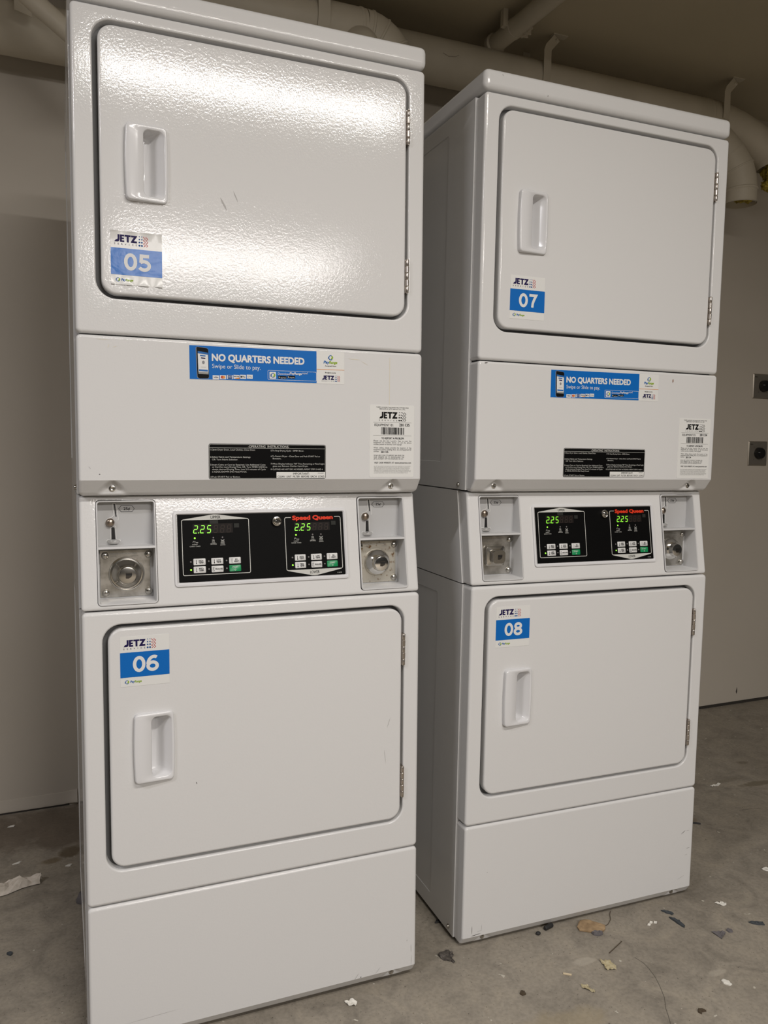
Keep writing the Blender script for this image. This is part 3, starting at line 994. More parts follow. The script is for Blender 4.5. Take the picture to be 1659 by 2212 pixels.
def control_panel(root):
    b = MB('plastic', place=slant(0.0))
    pl = b.place
    n = 5
    loops = []
    for i, h, r in ((0.0, -0.001, 0.007), (0.0, 0.0018, 0.007), (0.0008, 0.0032, 0.006), (0.0045, 0.0036, 0.004), (0.0070, 0.0012, 0.002), (0.0072, 0.0002, 0.002)):
        loops.append([pl(x, z, h) for x, z in rr(0.1690 + i, 0.5240 - i, 0.9005 + i, 1.0452 - i, r, n)])
    b.loft(loops)
    bez = b.build('control_bezel', root)
    b = MB('panel', place=slant(-0.0006))
    sheet(b, 0.1775, 0.5165, 0.9085, 1.0390, 0.0012, 0.0006, 'panel')
    t = 0.0009
    S = 'silverink'
    # upper frame with roof-shaped header
    a0, a1, q0, q1 = 0.1855, 0.3170, 0.9215, 1.0280
    b.line(rr(a0, a1, q0, q1, 0.003, 4), 0.0013, t, S, closed=True)
    b.poly([(a0 + 0.002, q1 - 0.0006), (a1 - 0.002, q1 - 0.0006), (a1 - 0.002, q1 + 0.0008), (0.2560, 1.0372), (0.2480, 1.0376), (0.2400, 1.0366), (a0 + 0.002, q1 + 0.0008)], t + 0.0001, S)
    b.text('UPPER', (a0 + a1) / 2, q1 + 0.0013, 0.0056, t + 0.0004, 'ink', width=0.0195, align='C', bold=0.01)
    # lower frame with pointed footer and brand script in its top edge
    c0, c1 = 0.3912, 0.5108
    b.line([(0.4045, q1), (c0 + 0.003, q1), (c0 + 0.0009, q1 - 0.0009), (c0, q1 - 0.003), (c0, q0 + 0.003), (c0 + 0.0009, q0 + 0.0009), (c0 + 0.003, q0), (c1 - 0.003, q0),
            (c1 - 0.0009, q0 + 0.0009), (c1, q0 + 0.003), (c1, q1 - 0.003), (c1 - 0.0009, q1 - 0.0009), (c1 - 0.003, q1), (0.4975, q1)], 0.0013, t, S)
    b.poly([(c0 + 0.002, q0 + 0.0006), (c0 + 0.002, q0 - 0.0008), (0.4440, 0.9100), (0.4495, 0.9096), (0.4550, 0.9100), (c1 - 0.002, q0 - 0.0008), (c1 - 0.002, q0 + 0.0006)], t + 0.0001, S)
    b.text('LOWER', 0.4500, 0.9140, 0.0052, t + 0.0004, 'ink', width=0.0200, align='C', bold=0.01)
    b.text('Speed Queen', 0.4079, 1.0232, 0.0078, t + 0.0002, 'sqred', width=0.0858, bold=0.055)
    b.text('514298', 0.4985, 0.9120, 0.0018, t, S, width=0.0098)
    for (x0, x1) in ((0.2874, 0.2974), (0.4903, 0.5000)):
        b.rect(x0, x1, 1.0110, 1.0190, t, 'tape')
    b.poly([(0.2395, 1.0265), (0.2560, 1.0268), (0.2565, 1.0150), (0.2500, 1.0120), (0.2405, 1.0135)], 0.00075, 'tape')
    for base in (0.2097, 0.4137):
        o1, o2 = base + 0.0360, base + 0.0540
        if base > 0.4:
            o1, o2 = base + 0.0354, base + 0.0533
        # coin / card icon
        b.line([(base - 0.0040, 0.9835), (base - 0.0030, 0.9865), (base - 0.0012, 0.9865), (base - 0.0012, 0.9850)], 0.0006, t, S)
        b.line([(base - 0.0005, 0.9825), (base + 0.0015, 0.9860)], 0.0004, t, S)
        b.rect(base + 0.0020, base + 0.0062, 0.9828, 0.9846, t, 'greyink')
        b.text('INSERT', base, 0.9790, 0.0020, t, S, width=0.0105, align='C')
        b.text('COINS / CARD', base, 0.9754, 0.0022, t, S, width=0.0205, align='C')
        for q in range(3):
            b.line([(o1 - 0.0028, 0.9880 - q * 0.0017), (o1, 0.9887 - q * 0.0017), (o1 + 0.0024, 0.9872 - q * 0.0014)], 0.0005, t, S)
        b.line([(o1 - 0.0034, 0.9826), (o1 + 0.0036, 0.9826)], 0.0006, t, S)
        b.text('DRYING', o1, 0.9787, 0.0024, t, S, width=0.0118, align='C', bold=0.01)
        b.line([(o2 - 0.0035, 0.9885), (o2, 0.9862), (o2 + 0.0035, 0.9885)], 0.0005, t, S)
        b.line([(o2 - 0.0032, 0.9838), (o2 + 0.0034, 0.9870)], 0.0005, t, S)
        b.line([(o2 + 0.0032, 0.9838), (o2 - 0.0034, 0.9870)], 0.0005, t, S)
        b.line([(o2 - 0.0038, 0.9830), (o2 + 0.0038, 0.9830)], 0.0006, t, S)
        b.text('COOL', o2, 0.9796, 0.0021, t, S, width=0.0080, align='C')
        b.text('DOWN', o2, 0.9766, 0.0021, t, S, width=0.0092, align='C')
    panel = b.build('control_panel', root, smooth=False)
    panel['label'] = 'black control panel in a white bezel'
    display(panel, 0.2065, 0.2848, 1.0010, 1.0195)
    display(panel, 0.4107, 0.4868, 1.0005, 1.0175)
    for base, offs in ((0.2097, (0.0, 0.0360, 0.0540)), (0.4137, (0.0, 0.0354, 0.0533))):
        for i, o in enumerate(offs):
            dome(panel, 'indicator_light', base + o, 0.9922, 0.0017, 'ledon' if i == 0 else 'ledoff', 'lit green indicator' if i == 0 else None)
    KIND = [['high', 'low', 'none'], ['med', 'delicates', 'start']]
    WORDS = {'high': ('HIGH', 'TEMP'), 'low': ('LOW', 'TEMP'), 'none': ('NO', 'HEAT'), 'med': ('MED', 'TEMP'), 'delicates': ('DELICATES',), 'start': ('START',)}
    for cols in (((0.2055, 0.2290), (0.2401, 0.2633), (0.2749, 0.2981)), ((0.4090, 0.4319), (0.4433, 0.4664), (0.4773, 0.5005))):
        for r, (z0, z1) in enumerate(((0.9404, 0.9527), (0.9252, 0.9376))):
            for c, (x0, x1) in enumerate(cols):
                k = KIND[r][c]
                push_button(panel, x0, x1, z0, z1, WORDS[k], k)
                dome(panel, 'indicator_light', x0 - 0.0049, (z0 + z1) / 2 + 0.0003, 0.0017, 'ledon' if k == 'med' else 'ledoff', 'lit green indicator' if k == 'med' else None)
    # round key switch
    b = MB('dullchrome', 'black')
    zc = 1.0215
    b.lathe((0.3735, SL(zc) - 0.001, zc), [(0.0100, -0.001), (0.0100, 0.006), (0.0092, 0.0075), (0.0078, 0.0078), (0.0066, 0.0070), (0.0064, 0.0060)], 28, 'dullchrome', '-y')
    b.lathe((0.3735, SL(zc) - 0.007, zc), [(0.0060, -0.001), (0.0060, 0.0012), (0.0048, 0.0016), (0.0044, 0.0006)], 24, 'chrome', '-y')
    b.lathe((0.3735, SL(zc) - 0.0075, zc), [(0.0030, 0.0), (0.0030, 0.0016), (0.0026, 0.0019)], 16, 'chrome', '-y')
    b.box(0.3729, 0.3741, SL(zc) - 0.0100, SL(zc) - 0.008, zc + 0.0028, zc + 0.0056, 'black')
    k = b.build('key_switch', panel)
    k['label'] = 'round chrome key switch'

def coin_box(root, off, lock, rust, side):
    """recessed coin drop over a locked cash box"""
    u0, u1, z0, z1 = 0.0290 + off, 0.1378 + off, 0.8728, 1.0678
    if side == 'R':
        u1 -= 0.0016
    PD = 0.056
    b = MB('greyplastic')
    pl = slant(0.0)
    n = 5
    def lp(i, h, r):
        return [pl(x, z, h) for x, z in rr(u0 + i, u1 - i, z0 + i, z1 - i, r, n)]
    loops = [lp(0.0004, -0.003, 0.0065), lp(0.0004, 0.0014, 0.0065), lp(0.0012, 0.0022, 0.006), lp(0.0028, 0.0022, 0.0045), lp(0.0034, 0.0012, 0.004)]
    loops.append([(x, PD, z) for x, z in rr(u0 + 0.0040, u1 - 0.0040, z0 + 0.0050, z1 - 0.0040, 0.001, n)])
    b.loft(loops)
    zd = 0.9790
    v = []
    for z, h in ((zd - 0.0022, 0.0020), (zd + 0.0018, 0.0020)):
        v += [(u0 + 0.003, SL(z) - h, z), (u1 - 0.003, SL(z) - h, z)]
    v += [(u0 + 0.004, PD, zd + 0.0022), (u1 - 0.004, PD, zd + 0.0022), (u0 + 0.004, PD, zd - 0.0012), (u1 - 0.004, PD, zd - 0.0012)]
    V = b.verts(v)
    for q in ((0, 1, 3, 2), (2, 3, 5, 4), (0, 6, 7, 1)):
        b.face([V[i] for i in q])
    for k in range(7):
        zz = 0.888 + k * 0.024
        uu = u1 - 0.0036
    box = b.build('coin_frame', root)
    # upper plate with slit, slot outline and price mark
    o = 0.5203 if side == 'R' else 0.0
    b = MB('greypaint', place=flat(PD - 0.0012))
    b.box(u0 + 0.0035, u1 - 0.0035, PD - 0.0012, PD + 0.001, zd, z1 - 0.003, 'greypaint')
    t = 0.0003
    b.poly([(0.0627 + o, 1.0593), (0.0648 + o, 1.0593), (0.0676 + o, 1.0352), (0.0655 + o, 1.0352)], t, 'black')
    b.poly([(0.0577 + o, 0.9915), (0.0646 + o, 0.9915), (0.0636 + o, 1.0130), (0.0622 + o, 1.0152), (0.0592 + o, 1.0152), (0.0577 + o, 1.0130)], t, 'black')
    hx = [(0.0714, 1.0503), (0.0761, 1.0443), (0.0957, 1.0441), (0.1003, 1.0500), (0.0958, 1.0560), (0.0761, 1.0563)]
    b.line([(x + o, z) for x, z in hx], 0.0007, t, 'ink', closed=True)
    b.text('25\u00a2', 0.0862 + o, 1.0475, 0.0055, t, 'ink', width=0.0120, align='C', bold=0.015)
    def rim(pts):
        b.tube([(x + o, PD - 0.0016, z) for x, z in pts], 0.00075, 6, 'white')
    rim([(0.0478, 1.0180), (0.0466, 1.0215), (0.0470, 1.0262), (0.0492, 1.0300), (0.0524, 1.0322), (0.0556, 1.0330), (0.0590, 1.0342), (0.0615, 1.0372), (0.0622, 1.0402),
         (0.0610, 1.0480), (0.0600, 1.0580), (0.0607, 1.0608), (0.0630, 1.0622), (0.0655, 1.0612), (0.0666, 1.0590), (0.0690, 1.0440), (0.0707, 1.0310), (0.0698, 1.0275)])
    rim([(0.0566, 1.0150), (0.0558, 1.0130), (0.0560, 0.9930), (0.0552, 0.9915), (0.0505, 0.9912), (0.0488, 0.9895), (0.0490, 0.9875)])
    rim([(0.0634, 1.0172), (0.0650, 1.0155), (0.0656, 1.0135), (0.0660, 0.9928), (0.0668, 0.9914), (0.0720, 0.9911), (0.0738, 0.9893), (0.0735, 0.9875)])
    b.build('coin_drop_plate', box, sharp=40)
    b = MB('bronze')
    b.lathe((0.0554 + o, PD - 0.0012, 1.0243), [(0.0080, 0), (0.0083, 0.003), (0.0078, 0.0055), (0.0060, 0.0075), (0.0030, 0.0085), (0.0006, 0.0087)], 28, 'bronze')
    b.build('return_knob', box).__setitem__('label', 'round worn metal coin return button')
    b = MB('chrome')
    rows = []
    for k in range(5):
        a = PI / 2 * k / 4
        row = []
        for i in range(17):
            q = -1 + 2 * i / 16
            hw = 0.0118 * math.cos(a * 0.75)
            dep = math.sqrt(max(0, 1 - q * q))
            row.append((0.0615 + o + q * hw, PD - 0.0010 - (0.0105 * math.cos(a)) * dep, 0.9895 - 0.0075 * math.sin(a)))
        rows.append(row)
    b.loft(rows, 'chrome', closed=False)
    inner = [[(0.0615 + o + (x - 0.0615 - o) * 0.86, PD - 0.001 + (y - PD + 0.001) * 0.86, z + 0.0006) for x, y, z in rows[0]]]
    b.loft([rows[0], inner[0], [(x, y, z - 0.004) for x, y, z in inner[0]]], 'chrome', closed=False)
    b.build('coin_return_cup', box, sharp=60)
    # steel plate of the cash box
    pm = 'rusty' if rust else 'steel'
    b = MB(pm, place=flat(PD - 0.0022))
    p0, p1, q0, q1 = u0 + 0.0070, u1 - 0.0095, 0.8800, 0.9705
    b.box(p0, p1, PD - 0.0022, PD + 0.001, q0, q1, pm, 0.0006, 1)
    b.box(u0 + 0.0036, u1 - 0.0036, PD - 0.0004, PD + 0.001, z0 + 0.004, zd, 'greypaint')
    b.text('GREENWALD INDUSTRIES', (p0 + p1) / 2 - 0.004, 0.9625, 0.0026, 0.0003, 'greyink', width=0.052, align='C')
    b.text('CHESTER', (p0 + p1) / 2 - 0.022, 0.9580, 0.0018, 0.0003, 'greyink', width=0.012, align='C')
    b.text('CONN USA', (p0 + p1) / 2 + 0.018, 0.9580, 0.0018, 0.0003, 'greyink', width=0.012, align='C')
    b.build('lock_plate', box).__setitem__('label', 'rust-speckled steel lock plate' if rust else 'steel lock plate')
    for x, z in ((0.0450, 0.9610), (0.1250, 0.9610), (0.0455, 0.8887), (0.1250, 0.8889)):
        s = MB('dullchrome')
        s.lathe((x + (0.5190 if side == 'R' else 0.0), PD - 0.0022, z), [(0.0070, 0), (0.0070, 0.0012), (0.0060, 0.0030), (0.0040, 0.0041), (0.0015, 0.0046)], 24, 'dullchrome')
        s.build('bolt', box)
    cx = 0.0842 + (0.5195 if side == 'R' else 0.0)
    cz = 0.9245
    b = MB('chrome', 'black')
    y0 = PD - 0.0022
    if lock == 'square':
        loops = []
        for hw, h, r in ((0.0262, 0, 0.007), (0.0256, 0.004, 0.007), (0.0250, 0.0075, 0.007), (0.0230, 0.0095, 0.006), (0.0172, 0.011, 0.009), (0.0168, 0.024, 0.0085), (0.0160, 0.0262, 0.008)):
            loops.append([(x, y0 - h, z) for x, z in rr(cx - hw, cx + hw, cz - hw * 0.93, cz + hw * 0.93, r, 5)])
        b.loft(loops, 'dullchrome', cap1=True)
        top = 0.0262
        lab = 'square chrome lock housing'
    elif lock == 'cone':
        b.lathe((cx, y0, cz), [(0.0335, 0), (0.0330, 0.0016), (0.0310, 0.0024), (0.0300, 0.0016), (0.0275, 0.0020), (0.0225, 0.0075), (0.0185, 0.0130), (0.0168, 0.0175), (0.0166, 0.0225), (0.0156, 0.0242), (0.0130, 0.0248)], 40, 'dullchrome')
        top = 0.0248
        lab = 'round chrome lock'
    else:
        b.lathe((cx, y0, cz), [(0.0290, 0), (0.0285, 0.0045), (0.0268, 0.0095), (0.0225, 0.0150), (0.0180, 0.0185), (0.0166, 0.0230), (0.0160, 0.0278), (0.0150, 0.0295), (0.0130, 0.0300)], 40, 'chrome')
        top = 0.0300
        lab = 'domed chrome lock'
    b.place = flat(y0 - top)
    b.poly([(cx - 0.0055 + 0.002, cz - 0.0058), (cx + 0.0015, cz - 0.0062), (cx + 0.0065, cz - 0.0035), (cx + 0.0082, cz + 0.0010), (cx + 0.0080, cz + 0.0052), (cx - 0.0035, cz + 0.0050)], 0.0003, 'keyway')
    b.poly([(cx - 0.0030, cz + 0.0002), (cx + 0.0075, cz - 0.0004), (cx + 0.0080, cz + 0.0030), (cx - 0.0028, cz + 0.0036)], 0.0005, 'black')
    b.build('cylinder_lock', box, sharp=30)['label'] = lab

def control_housing(root):
    b = MB('enamel')
    n = 5
    ls = ring(b, 0.0, W, Z3 + 0.0012, Z2 - 0.0008, 0.006, 0.006, 0.041, n)
    ls = [[(x, y + SL(z), z) for x, y, z in l] for l in ls]
    rows = b.loft(ls)
    outer = rows[-1]
    bm = b.bm
    holes = []
    for (u0, u1) in ((0.0285, 0.1383), (0.5488, 0.6570)):
        loop = rr(u0, u1, 0.8723, 1.0683, 0.007, n)
        loop = [(x, SL(z), z) for x, z in loop]
        va = b.verts(loop)
        holes.append(va)
        vb = b.verts([(x, y + 0.03, z) for x, y, z in loop])
        for i in range(len(va)):
            j = (i + 1) % len(va)
            b.face([va[j], va[i], vb[i], vb[j]])
    es = []
    for loop in [outer] + holes:
        for i in range(len(loop)):
            j = (i + 1) % len(loop)
            e = bm.edges.get((loop[i], loop[j])) or bm.edges.new((loop[i], loop[j]))
            es.append(e)
    r = bmesh.ops.triangle_fill(bm, use_beauty=True, use_dissolve=False, edges=es, normal=(0, -1, 0.171))
    for g in r['geom']:
        if isinstance(g, bmesh.types.BMFace):
            g.material_index = 0
    return b.build('control_housing', root, sharp=28, weighted=True)

def side_panel(root, sgn, poly, embz, scr=None):
    """sheet steel side: outline poly in (d, z), shallow embossed field, one corner screw"""
    xf = -0.0032 if sgn < 0 else W + 0.0032
    b = MB('enamel')
    o = [(xf, y, z) for y, z in poly]
    bk = [(xf - sgn * 0.009, y, z) for y, z in poly]
    n = len(poly)
    va = b.verts(o)
    vb = b.verts(bk)
    for i in range(n):
        j = (i + 1) % n
        q = [va[i], va[j], vb[j], vb[i]]
        b.face(q if sgn > 0 else list(reversed(q)))
    if embz:
        y0, y1, z0, z1 = embz
        li = rr(y0, y1, z0, z1, 0.006, 4)
        wi = b.verts([(xf, y, z) for y, z in li])
        wj = b.verts([(xf - sgn * 0.0014, y + 0.0012 * (1 if y < (y0 + y1) / 2 else -1), z + 0.0012 * (1 if z < (z0 + z1) / 2 else -1)) for y, z in li])
        bm = b.bm
        es = []
        for loop in (va, wi):
            for i in range(len(loop)):
                j = (i + 1) % len(loop)
                es.append(bm.edges.get((loop[i], loop[j])) or bm.edges.new((loop[i], loop[j])))
        bmesh.ops.triangle_fill(bm, use_beauty=True, edges=es, normal=(sgn, 0, 0))
        for i in range(len(wi)):
            j = (i + 1) % len(wi)
            b.face([wi[i], wi[j], wj[j], wj[i]])
        b.face(wj)
    else:
        b.face(va)
    b.recalc = True
    p = b.build('side_panel', root, sharp=20)
    if scr and sgn < 0:
        s = MB('dullchrome')
        s.lathe((xf, scr[0], scr[1]), [(0.0056, -0.001), (0.0056, 0.0012), (0.0046, 0.0015), (0.0040, 0.0034), (0.0030, 0.0040)], 14, 'dullchrome', '-x')
        s.build('screw', p)
    return p

def build_dryer(name, mtx, label, cfg):
    root = bpy.data.objects.new(name, None)
    root.empty_display_size = 0.2
    COL.objects.link(root)
    root.matrix_world = mtx
    tag(root, label, 'dryer', 'stacked coin dryers')
    # core of the cabinet, set back behind the panels
    b = MB('enamel', 'black')
    b.box(0.008, W - 0.008, 0.030, D - 0.004, 1.083, ZT - 0.006, 'enamel')
    b.box(0.008, W - 0.008, 0.030, D - 0.004, 0.012, Z3 - 0.006, 'enamel')
    b.box(0.008, W - 0.008, 0.095, D - 0.004, Z3 - 0.006, 1.083, 'enamel')
    b.box(0.006, W - 0.006, 0.022, 0.040, Z1 - 0.012, Z1 + 0.012, 'black')
    b.box(0.006, W - 0.006, 0.022, 0.040, Z4 - 0.012, Z4 + 0.012, 'black')
    b.build('cabinet', root, smooth=False)
    # side panels, three to a side
    S0 = 0.0415
    for sgn in (-1, 1):
        side_panel(root, sgn, [(S0, Z2 + 0.003), (D, Z2 + 0.003), (D, ZT - 0.002), (S0, ZT - 0.002)], (0.171, D - 0.05, 1.142, 1.9075), (0.075, 1.0915))
        side_panel(root, sgn, [(SL(Z3) + 0.0415, Z3 + 0.0015), (D, Z3 + 0.0015), (D, Z2), (SL(Z2) + 0.0415, Z2)], None)
        side_panel(root, sgn, [(S0, 0.004), (D, 0.004), (D, Z3 - 0.001), (S0, Z3 - 0.001)], (0.171, D - 0.05, 0.044, 0.822), (0.066, 0.018))
    # lid
    b = MB('enamel')
    b.box(-0.0035, W + 0.0035, -0.0015, D + 0.001, ZT + 0.0025, ZA, 'enamel', 0.0130, 5)
    b.place = flat(-0.0015)
    for (pts, mm) in cfg.get('lid_marks', []):
        b.poly(pts, 0.0003, mm)
    b.build('top_lid', root, sharp=40, weighted=True)
    for x in (0.06, W - 0.06):
        for y in (0.07, D - 0.06):
            w = mtx @ Vector((x, y, 0.012))
            hgt = max(0.004, w.z - FL)
            f = MB('rubber')
            f.lathe((x, y, 0.012 - hgt), [(0.018, 0), (0.018, hgt * 0.4), (0.008, hgt * 0.5), (0.008, hgt + 0.004)], 18, 'rubber', 'z')
            f.build('levelling_foot', root)
    make_front_frame(root, Z1 + 0.0012, ZT - 0.0016, 1.4368, 1.9225)
    make_front_frame(root, Z4 + 0.0012, Z3 - 0.0012, 0.3592, 0.8368)
    make_door(root, 1.4368, 1.9225, (1.6130, 1.7490), cfg['up'][0], cfg['up'][1], cfg.get('updoor_marks'), cfg.get('wavy', False))
    make_door(root, 0.3592, 0.8368, (0.5285, 0.6640), cfg['lo'][0], cfg['lo'][1], cfg.get('lodoor_marks'))
    acc = chamfered_panel(root, 'access_panel', Z2, Z1 - 0.0012, 1.1068, 0.0225, (0.0583, 0.6205), 0.0185, cfg.get('access_marks'))
    payment_sticker(acc, *cfg['pay'])
    instruction_label(acc, cfg['op'][0], cfg['op'][1], 0.0)
    service_label(acc, cfg['id'], cfg['sv'][0], cfg['sv'][1], 0.0)
    chamfered_panel(root, 'kick_panel', 0.0, Z4 - 0.0012, ZC, 0.0150, (0.0600, 0.6285), 0.0125, cfg.get('kick_marks'))
    control_housing(root)
    control_panel(root)
    coin_box(root, 0.0, cfg['lockL'], False, 'L')
    coin_box(root, 0.5213, cfg['lockR'], cfg['rustR'], 'R')
    return root

def streak(x, z, l, w, ang):
    c, s = math.cos(ang), math.sin(ang)
    pts = [(-l, 0), (-l * 0.3, -w), (l * 0.5, -w * 0.6), (l, 0), (l * 0.4, w), (-l * 0.5, w * 0.7)]
    return [(x + c * a - s * q, z + s * a + c * q) for a, q in pts]

def RM(r, t):
    return Matrix([r[0] + [t[0]], r[1] + [t[1]], r[2] + [t[2]], [0, 0, 0, 1]])

M1 = RM([[0.999985, -0.003436, -0.004205], [0.003466, 0.999967, 0.007291], [0.004179, -0.007305, 0.999965]], (0.0298, 1.5402, 0.0))
M2 = RM([[0.999993, 0.003436, 0.001621], [-0.003424, 0.999966, -0.007446], [-0.001646, 0.00744, 0.999971]], (0.8532, 1.5895, 0.0))

build_dryer('stacked_dryer', M1, 'left white stacked coin dryer, its doors numbered 05 above and 06 below', dict(
    up=('05', (0.0616, 1.5578)), lo=('06', (0.0660, 0.8132)), wavy=True,
    pay=(0.1986, 1.3612, 0.0, 0.0075), op=(0.2340, 1.1764), sv=(0.5645, 1.2608), id='281135',
    lockL='cone', lockR='dome', rustR=True,
    updoor_marks=[(streak(0.2655, 1.6275, 0.013, 0.0018, math.radians(-62)), 'scuff'), (streak(0.2885, 1.6440, 0.011, 0.0010, math.radians(-66)), 'scuff')],
    lodoor_marks=[(streak(0.6120, 0.583, 0.012, 0.0005, math.radians(70)), 'scuff'), (streak(0.604, 0.51, 0.016, 0.0004, math.radians(96)), 'scuff'), (streak(0.205, 0.512, 0.0025, 0.0007, math.radians(-70)), 'scuffdark')],
    access_marks=[([(0.607, 1.112), (0.6082, 1.112), (0.6090, 1.262), (0.6094, 1.358), (0.6076, 1.358), (0.6078, 1.262)], 'drip'),
                  (streak(0.0460, 1.3625, 0.012, 0.0006, 0.0), 'drip'), (streak(0.055, 1.351, 0.004, 0.0007, 1.2), 'drip'), (streak(0.066, 1.3505, 0.004, 0.0005, 0.3), 'drip'),
                  (streak(0.530, 1.351, 0.015, 0.0008, -0.05), 'drip'), (streak(0.553, 1.344, 0.009, 0.0006, -0.5), 'drip'), (streak(0.036, 1.118, 0.0012, 0.0008, 0), 'scuffdark'),
                  (streak(0.019, 1.13, 0.003, 0.0004, -0.9), 'scuff')],
    kick_marks=[(streak(0.115, 0.053, 0.055, 0.00028, 0.04), 'scuff'), (streak(0.034, 0.040, 0.003, 0.0009, 0.2), 'scuff'), (streak(0.5420, 0.0275, 0.010, 0.0005, 0.9), 'scuff'),
                (streak(0.5920, 0.030, 0.009, 0.0004, 0.8), 'scuff'), (streak(0.552, 0.0245, 0.0016, 0.0010, 0), 'scuffdark'), (streak(0.671, 0.062, 0.010, 0.0005, 1.6), 'scuff'),
                (streak(0.672, 0.035, 0.012, 0.0004, 1.5), 'scuff'), (streak(0.6610, 0.0830, 0.002, 0.0007, 1.0), 'scuff')]))

build_dryer('stacked_dryer', M2, 'right white stacked coin dryer, its doors numbered 07 above and 08 below', dict(
    up=('07', (0.0740, 1.5630)), lo=('08', (0.0640, 0.8128)),
    pay=(0.1886, 1.3600, 0.0, 0.0085), op=(0.2315, 1.1808), sv=(0.5680, 1.2604), id='281134',
    lockL='square', lockR='dome', rustR=False,
    lid_marks=[(streak(0.155, 1.9585, 0.0016, 0.0012, 0.5), 'scuff'), (streak(0.040, 1.982, 0.003, 0.0005, -0.8), 'scuff')],
    access_marks=[(streak(0.5420, 1.3500, 0.0050, 0.0018, 1.45), 'rustspot'), (streak(0.0195, 1.3660, 0.0045, 0.0012, 0.1), 'scuffdark'), (streak(0.662, 1.226, 0.004, 0.001, 1.4), 'scuffdark')],
    kick_marks=[(streak(0.649, 0.176, 0.009, 0.0006, 0.55), 'scuffdark'), (streak(0.664, 0.179, 0.006, 0.0004, -0.1), 'scuff'), (streak(0.667, 0.130, 0.006, 0.0005, 0.1), 'scuffdark'),
                (streak(0.662, 0.112, 0.005, 0.0004, 0.1), 'scuff'), (streak(0.648, 0.052, 0.014, 0.0004, 0.35), 'scuff'), (streak(0.0255, 0.040, 0.011, 0.0005, 1.57), 'scuffdark'),
                (streak(0.0360, 0.0265, 0.014, 0.0008, 0.08), 'scuffdark'), (streak(0.051, 0.041, 0.009, 0.0004, 1.5), 'scuff'), (streak(0.045, 0.034, 0.007, 0.0004, 0.1), 'scuff'),
                (streak(0.062, 0.176, 0.002, 0.0007, 0.6), 'scuff')]))

# ------------------------------------------------------------------ ducts and pipes under the ceiling
def arc(c, r, a0, a1, n, ax1, ax2):
    c, ax1, ax2 = Vector(c), Vector(ax1), Vector(ax2)
    return [c + ax1 * (r * math.cos(a0 + (a1 - a0) * k / n)) + ax2 * (r * math.sin(a0 + (a1 - a0) * k / n)) for k in range(n + 1)]

def seam(b, path, i, r, m='duct', w=0.006, k=1.045):
    P = [Vector(p) for p in path]
    t = (P[min(i + 1, len(P) - 1)] - P[max(i - 1, 0)]).normalized()
    b.tube([P[i] - t * w, P[i] - t * w * 0.4, P[i] + t * w * 0.4, P[i] + t * w], [r * 1.002, r * k, r * k, r * 1.002], 28, m)

def open_end(b, p, t, r):
    """hollow mouth of a duct: inner wall and dark inside"""
    p, t = Vector(p), Vector(t).normalized()
    b.tube([p + t * 0.001, p - t * 0.06], [r * 0.96, r * 0.96], 28, 'duct', cap=False)

def stuffing(parent, p, r, seed, sag):
    rnd = random.Random(seed)
    b = MB('insul')
    for k in range(7):
        a = rnd.random() * 2 * PI
        q = r * 0.62 * math.sqrt(rnd.random())
        c = Vector(p) + Vector((q * math.cos(a), q * math.sin(a), 0.012 - sag * rnd.random()))
        s = r * (0.30 + 0.16 * rnd.random())
        ret = bmesh.ops.create_icosphere(b.bm, subdivisions=3, radius=s)
        for v in ret['verts']:
            n = v.co.normalized()
            f = 1 + 0.20 * math.sin(n.x * 9 + k) * math.sin(n.y * 8 + 2 * k) + 0.14 * math.sin(n.z * 13 + k)
            v.co = v.co * f + c
    o = b.build('insulation_wad', parent, sharp=80)
    o['label'] = 'yellow fibre insulation stuffed in the open end'

# main duct along the wall, running right to a pair of open elbows
AY, AZ, AR = 2.618, 2.517, 0.0745
root = empty('vent_duct', (1.6, AY, AZ), 'long beige duct along the wall above the right dryer, ending in open elbows', 'duct', 'painted vent ducts')
off = Vector((1.6, AY, AZ))
def rel(path):
    return [Vector(p) - off for p in path]
b = MB('duct')
b.tube(rel([(0.80, AY, AZ), (1.3, AY, AZ), (1.9, AY, AZ), (2.42, AY, AZ)]), AR, 36)
seam(b, rel([(2.30, AY, AZ), (2.41, AY, AZ), (2.5, AY, AZ)]), 1, AR, k=1.02)
b.place = lambda u, z, h: (u - off.x, -math.sqrt(max(AR ** 2 - (z - AZ) ** 2, 0)) - h, z - AZ)
b.line([(1.215, 2.512), (1.235, 2.505), (1.262, 2.508), (1.275, 2.516)], 0.0012, 0.0012, 'ductmark')
b.build('main_run', root)
b = MB('duct')
p = [Vector((2.40, AY, AZ)), Vector((2.50, AY - 0.004, AZ - 0.004)), Vector((2.58, AY - 0.01, AZ - 0.018)), Vector((2.655, AY - 0.02, AZ - 0.045)), Vector((2.705, AY - 0.035, AZ - 0.085)), Vector((2.732, AY - 0.05, AZ - 0.125)), Vector((2.74, AY - 0.055, AZ - 0.155))]
b.tube(rel(p), [AR, 0.073, 0.069, 0.066, 0.064, 0.062, 0.062], 32, cap=False)
for i in (2, 3, 4, 5):
    seam(b, rel(p), i, 0.0665 - 0.0012 * i)
open_end(b, rel(p)[-1], (0.2, -0.1, -1), 0.062)
b.build('open_elbow', root)
stuffing(root, rel(p)[-1], 0.062, 3, 0.085)
b = MB('duct')
p = [Vector((2.41, AY, AZ - 0.02)), Vector((2.475, AY - 0.01, AZ - 0.075)), Vector((2.530, AY - 0.03, AZ - 0.135)), Vector((2.563, AY - 0.045, AZ - 0.19)), Vector((2.576, AY - 0.05, AZ - 0.235)), Vector((2.580, AY - 0.052, AZ - 0.275)), Vector((2.580, AY - 0.053, AZ - 0.328))]
b.tube(rel(p), [0.066, 0.066, 0.065, 0.064, 0.063, 0.062, 0.062], 32, cap=False)
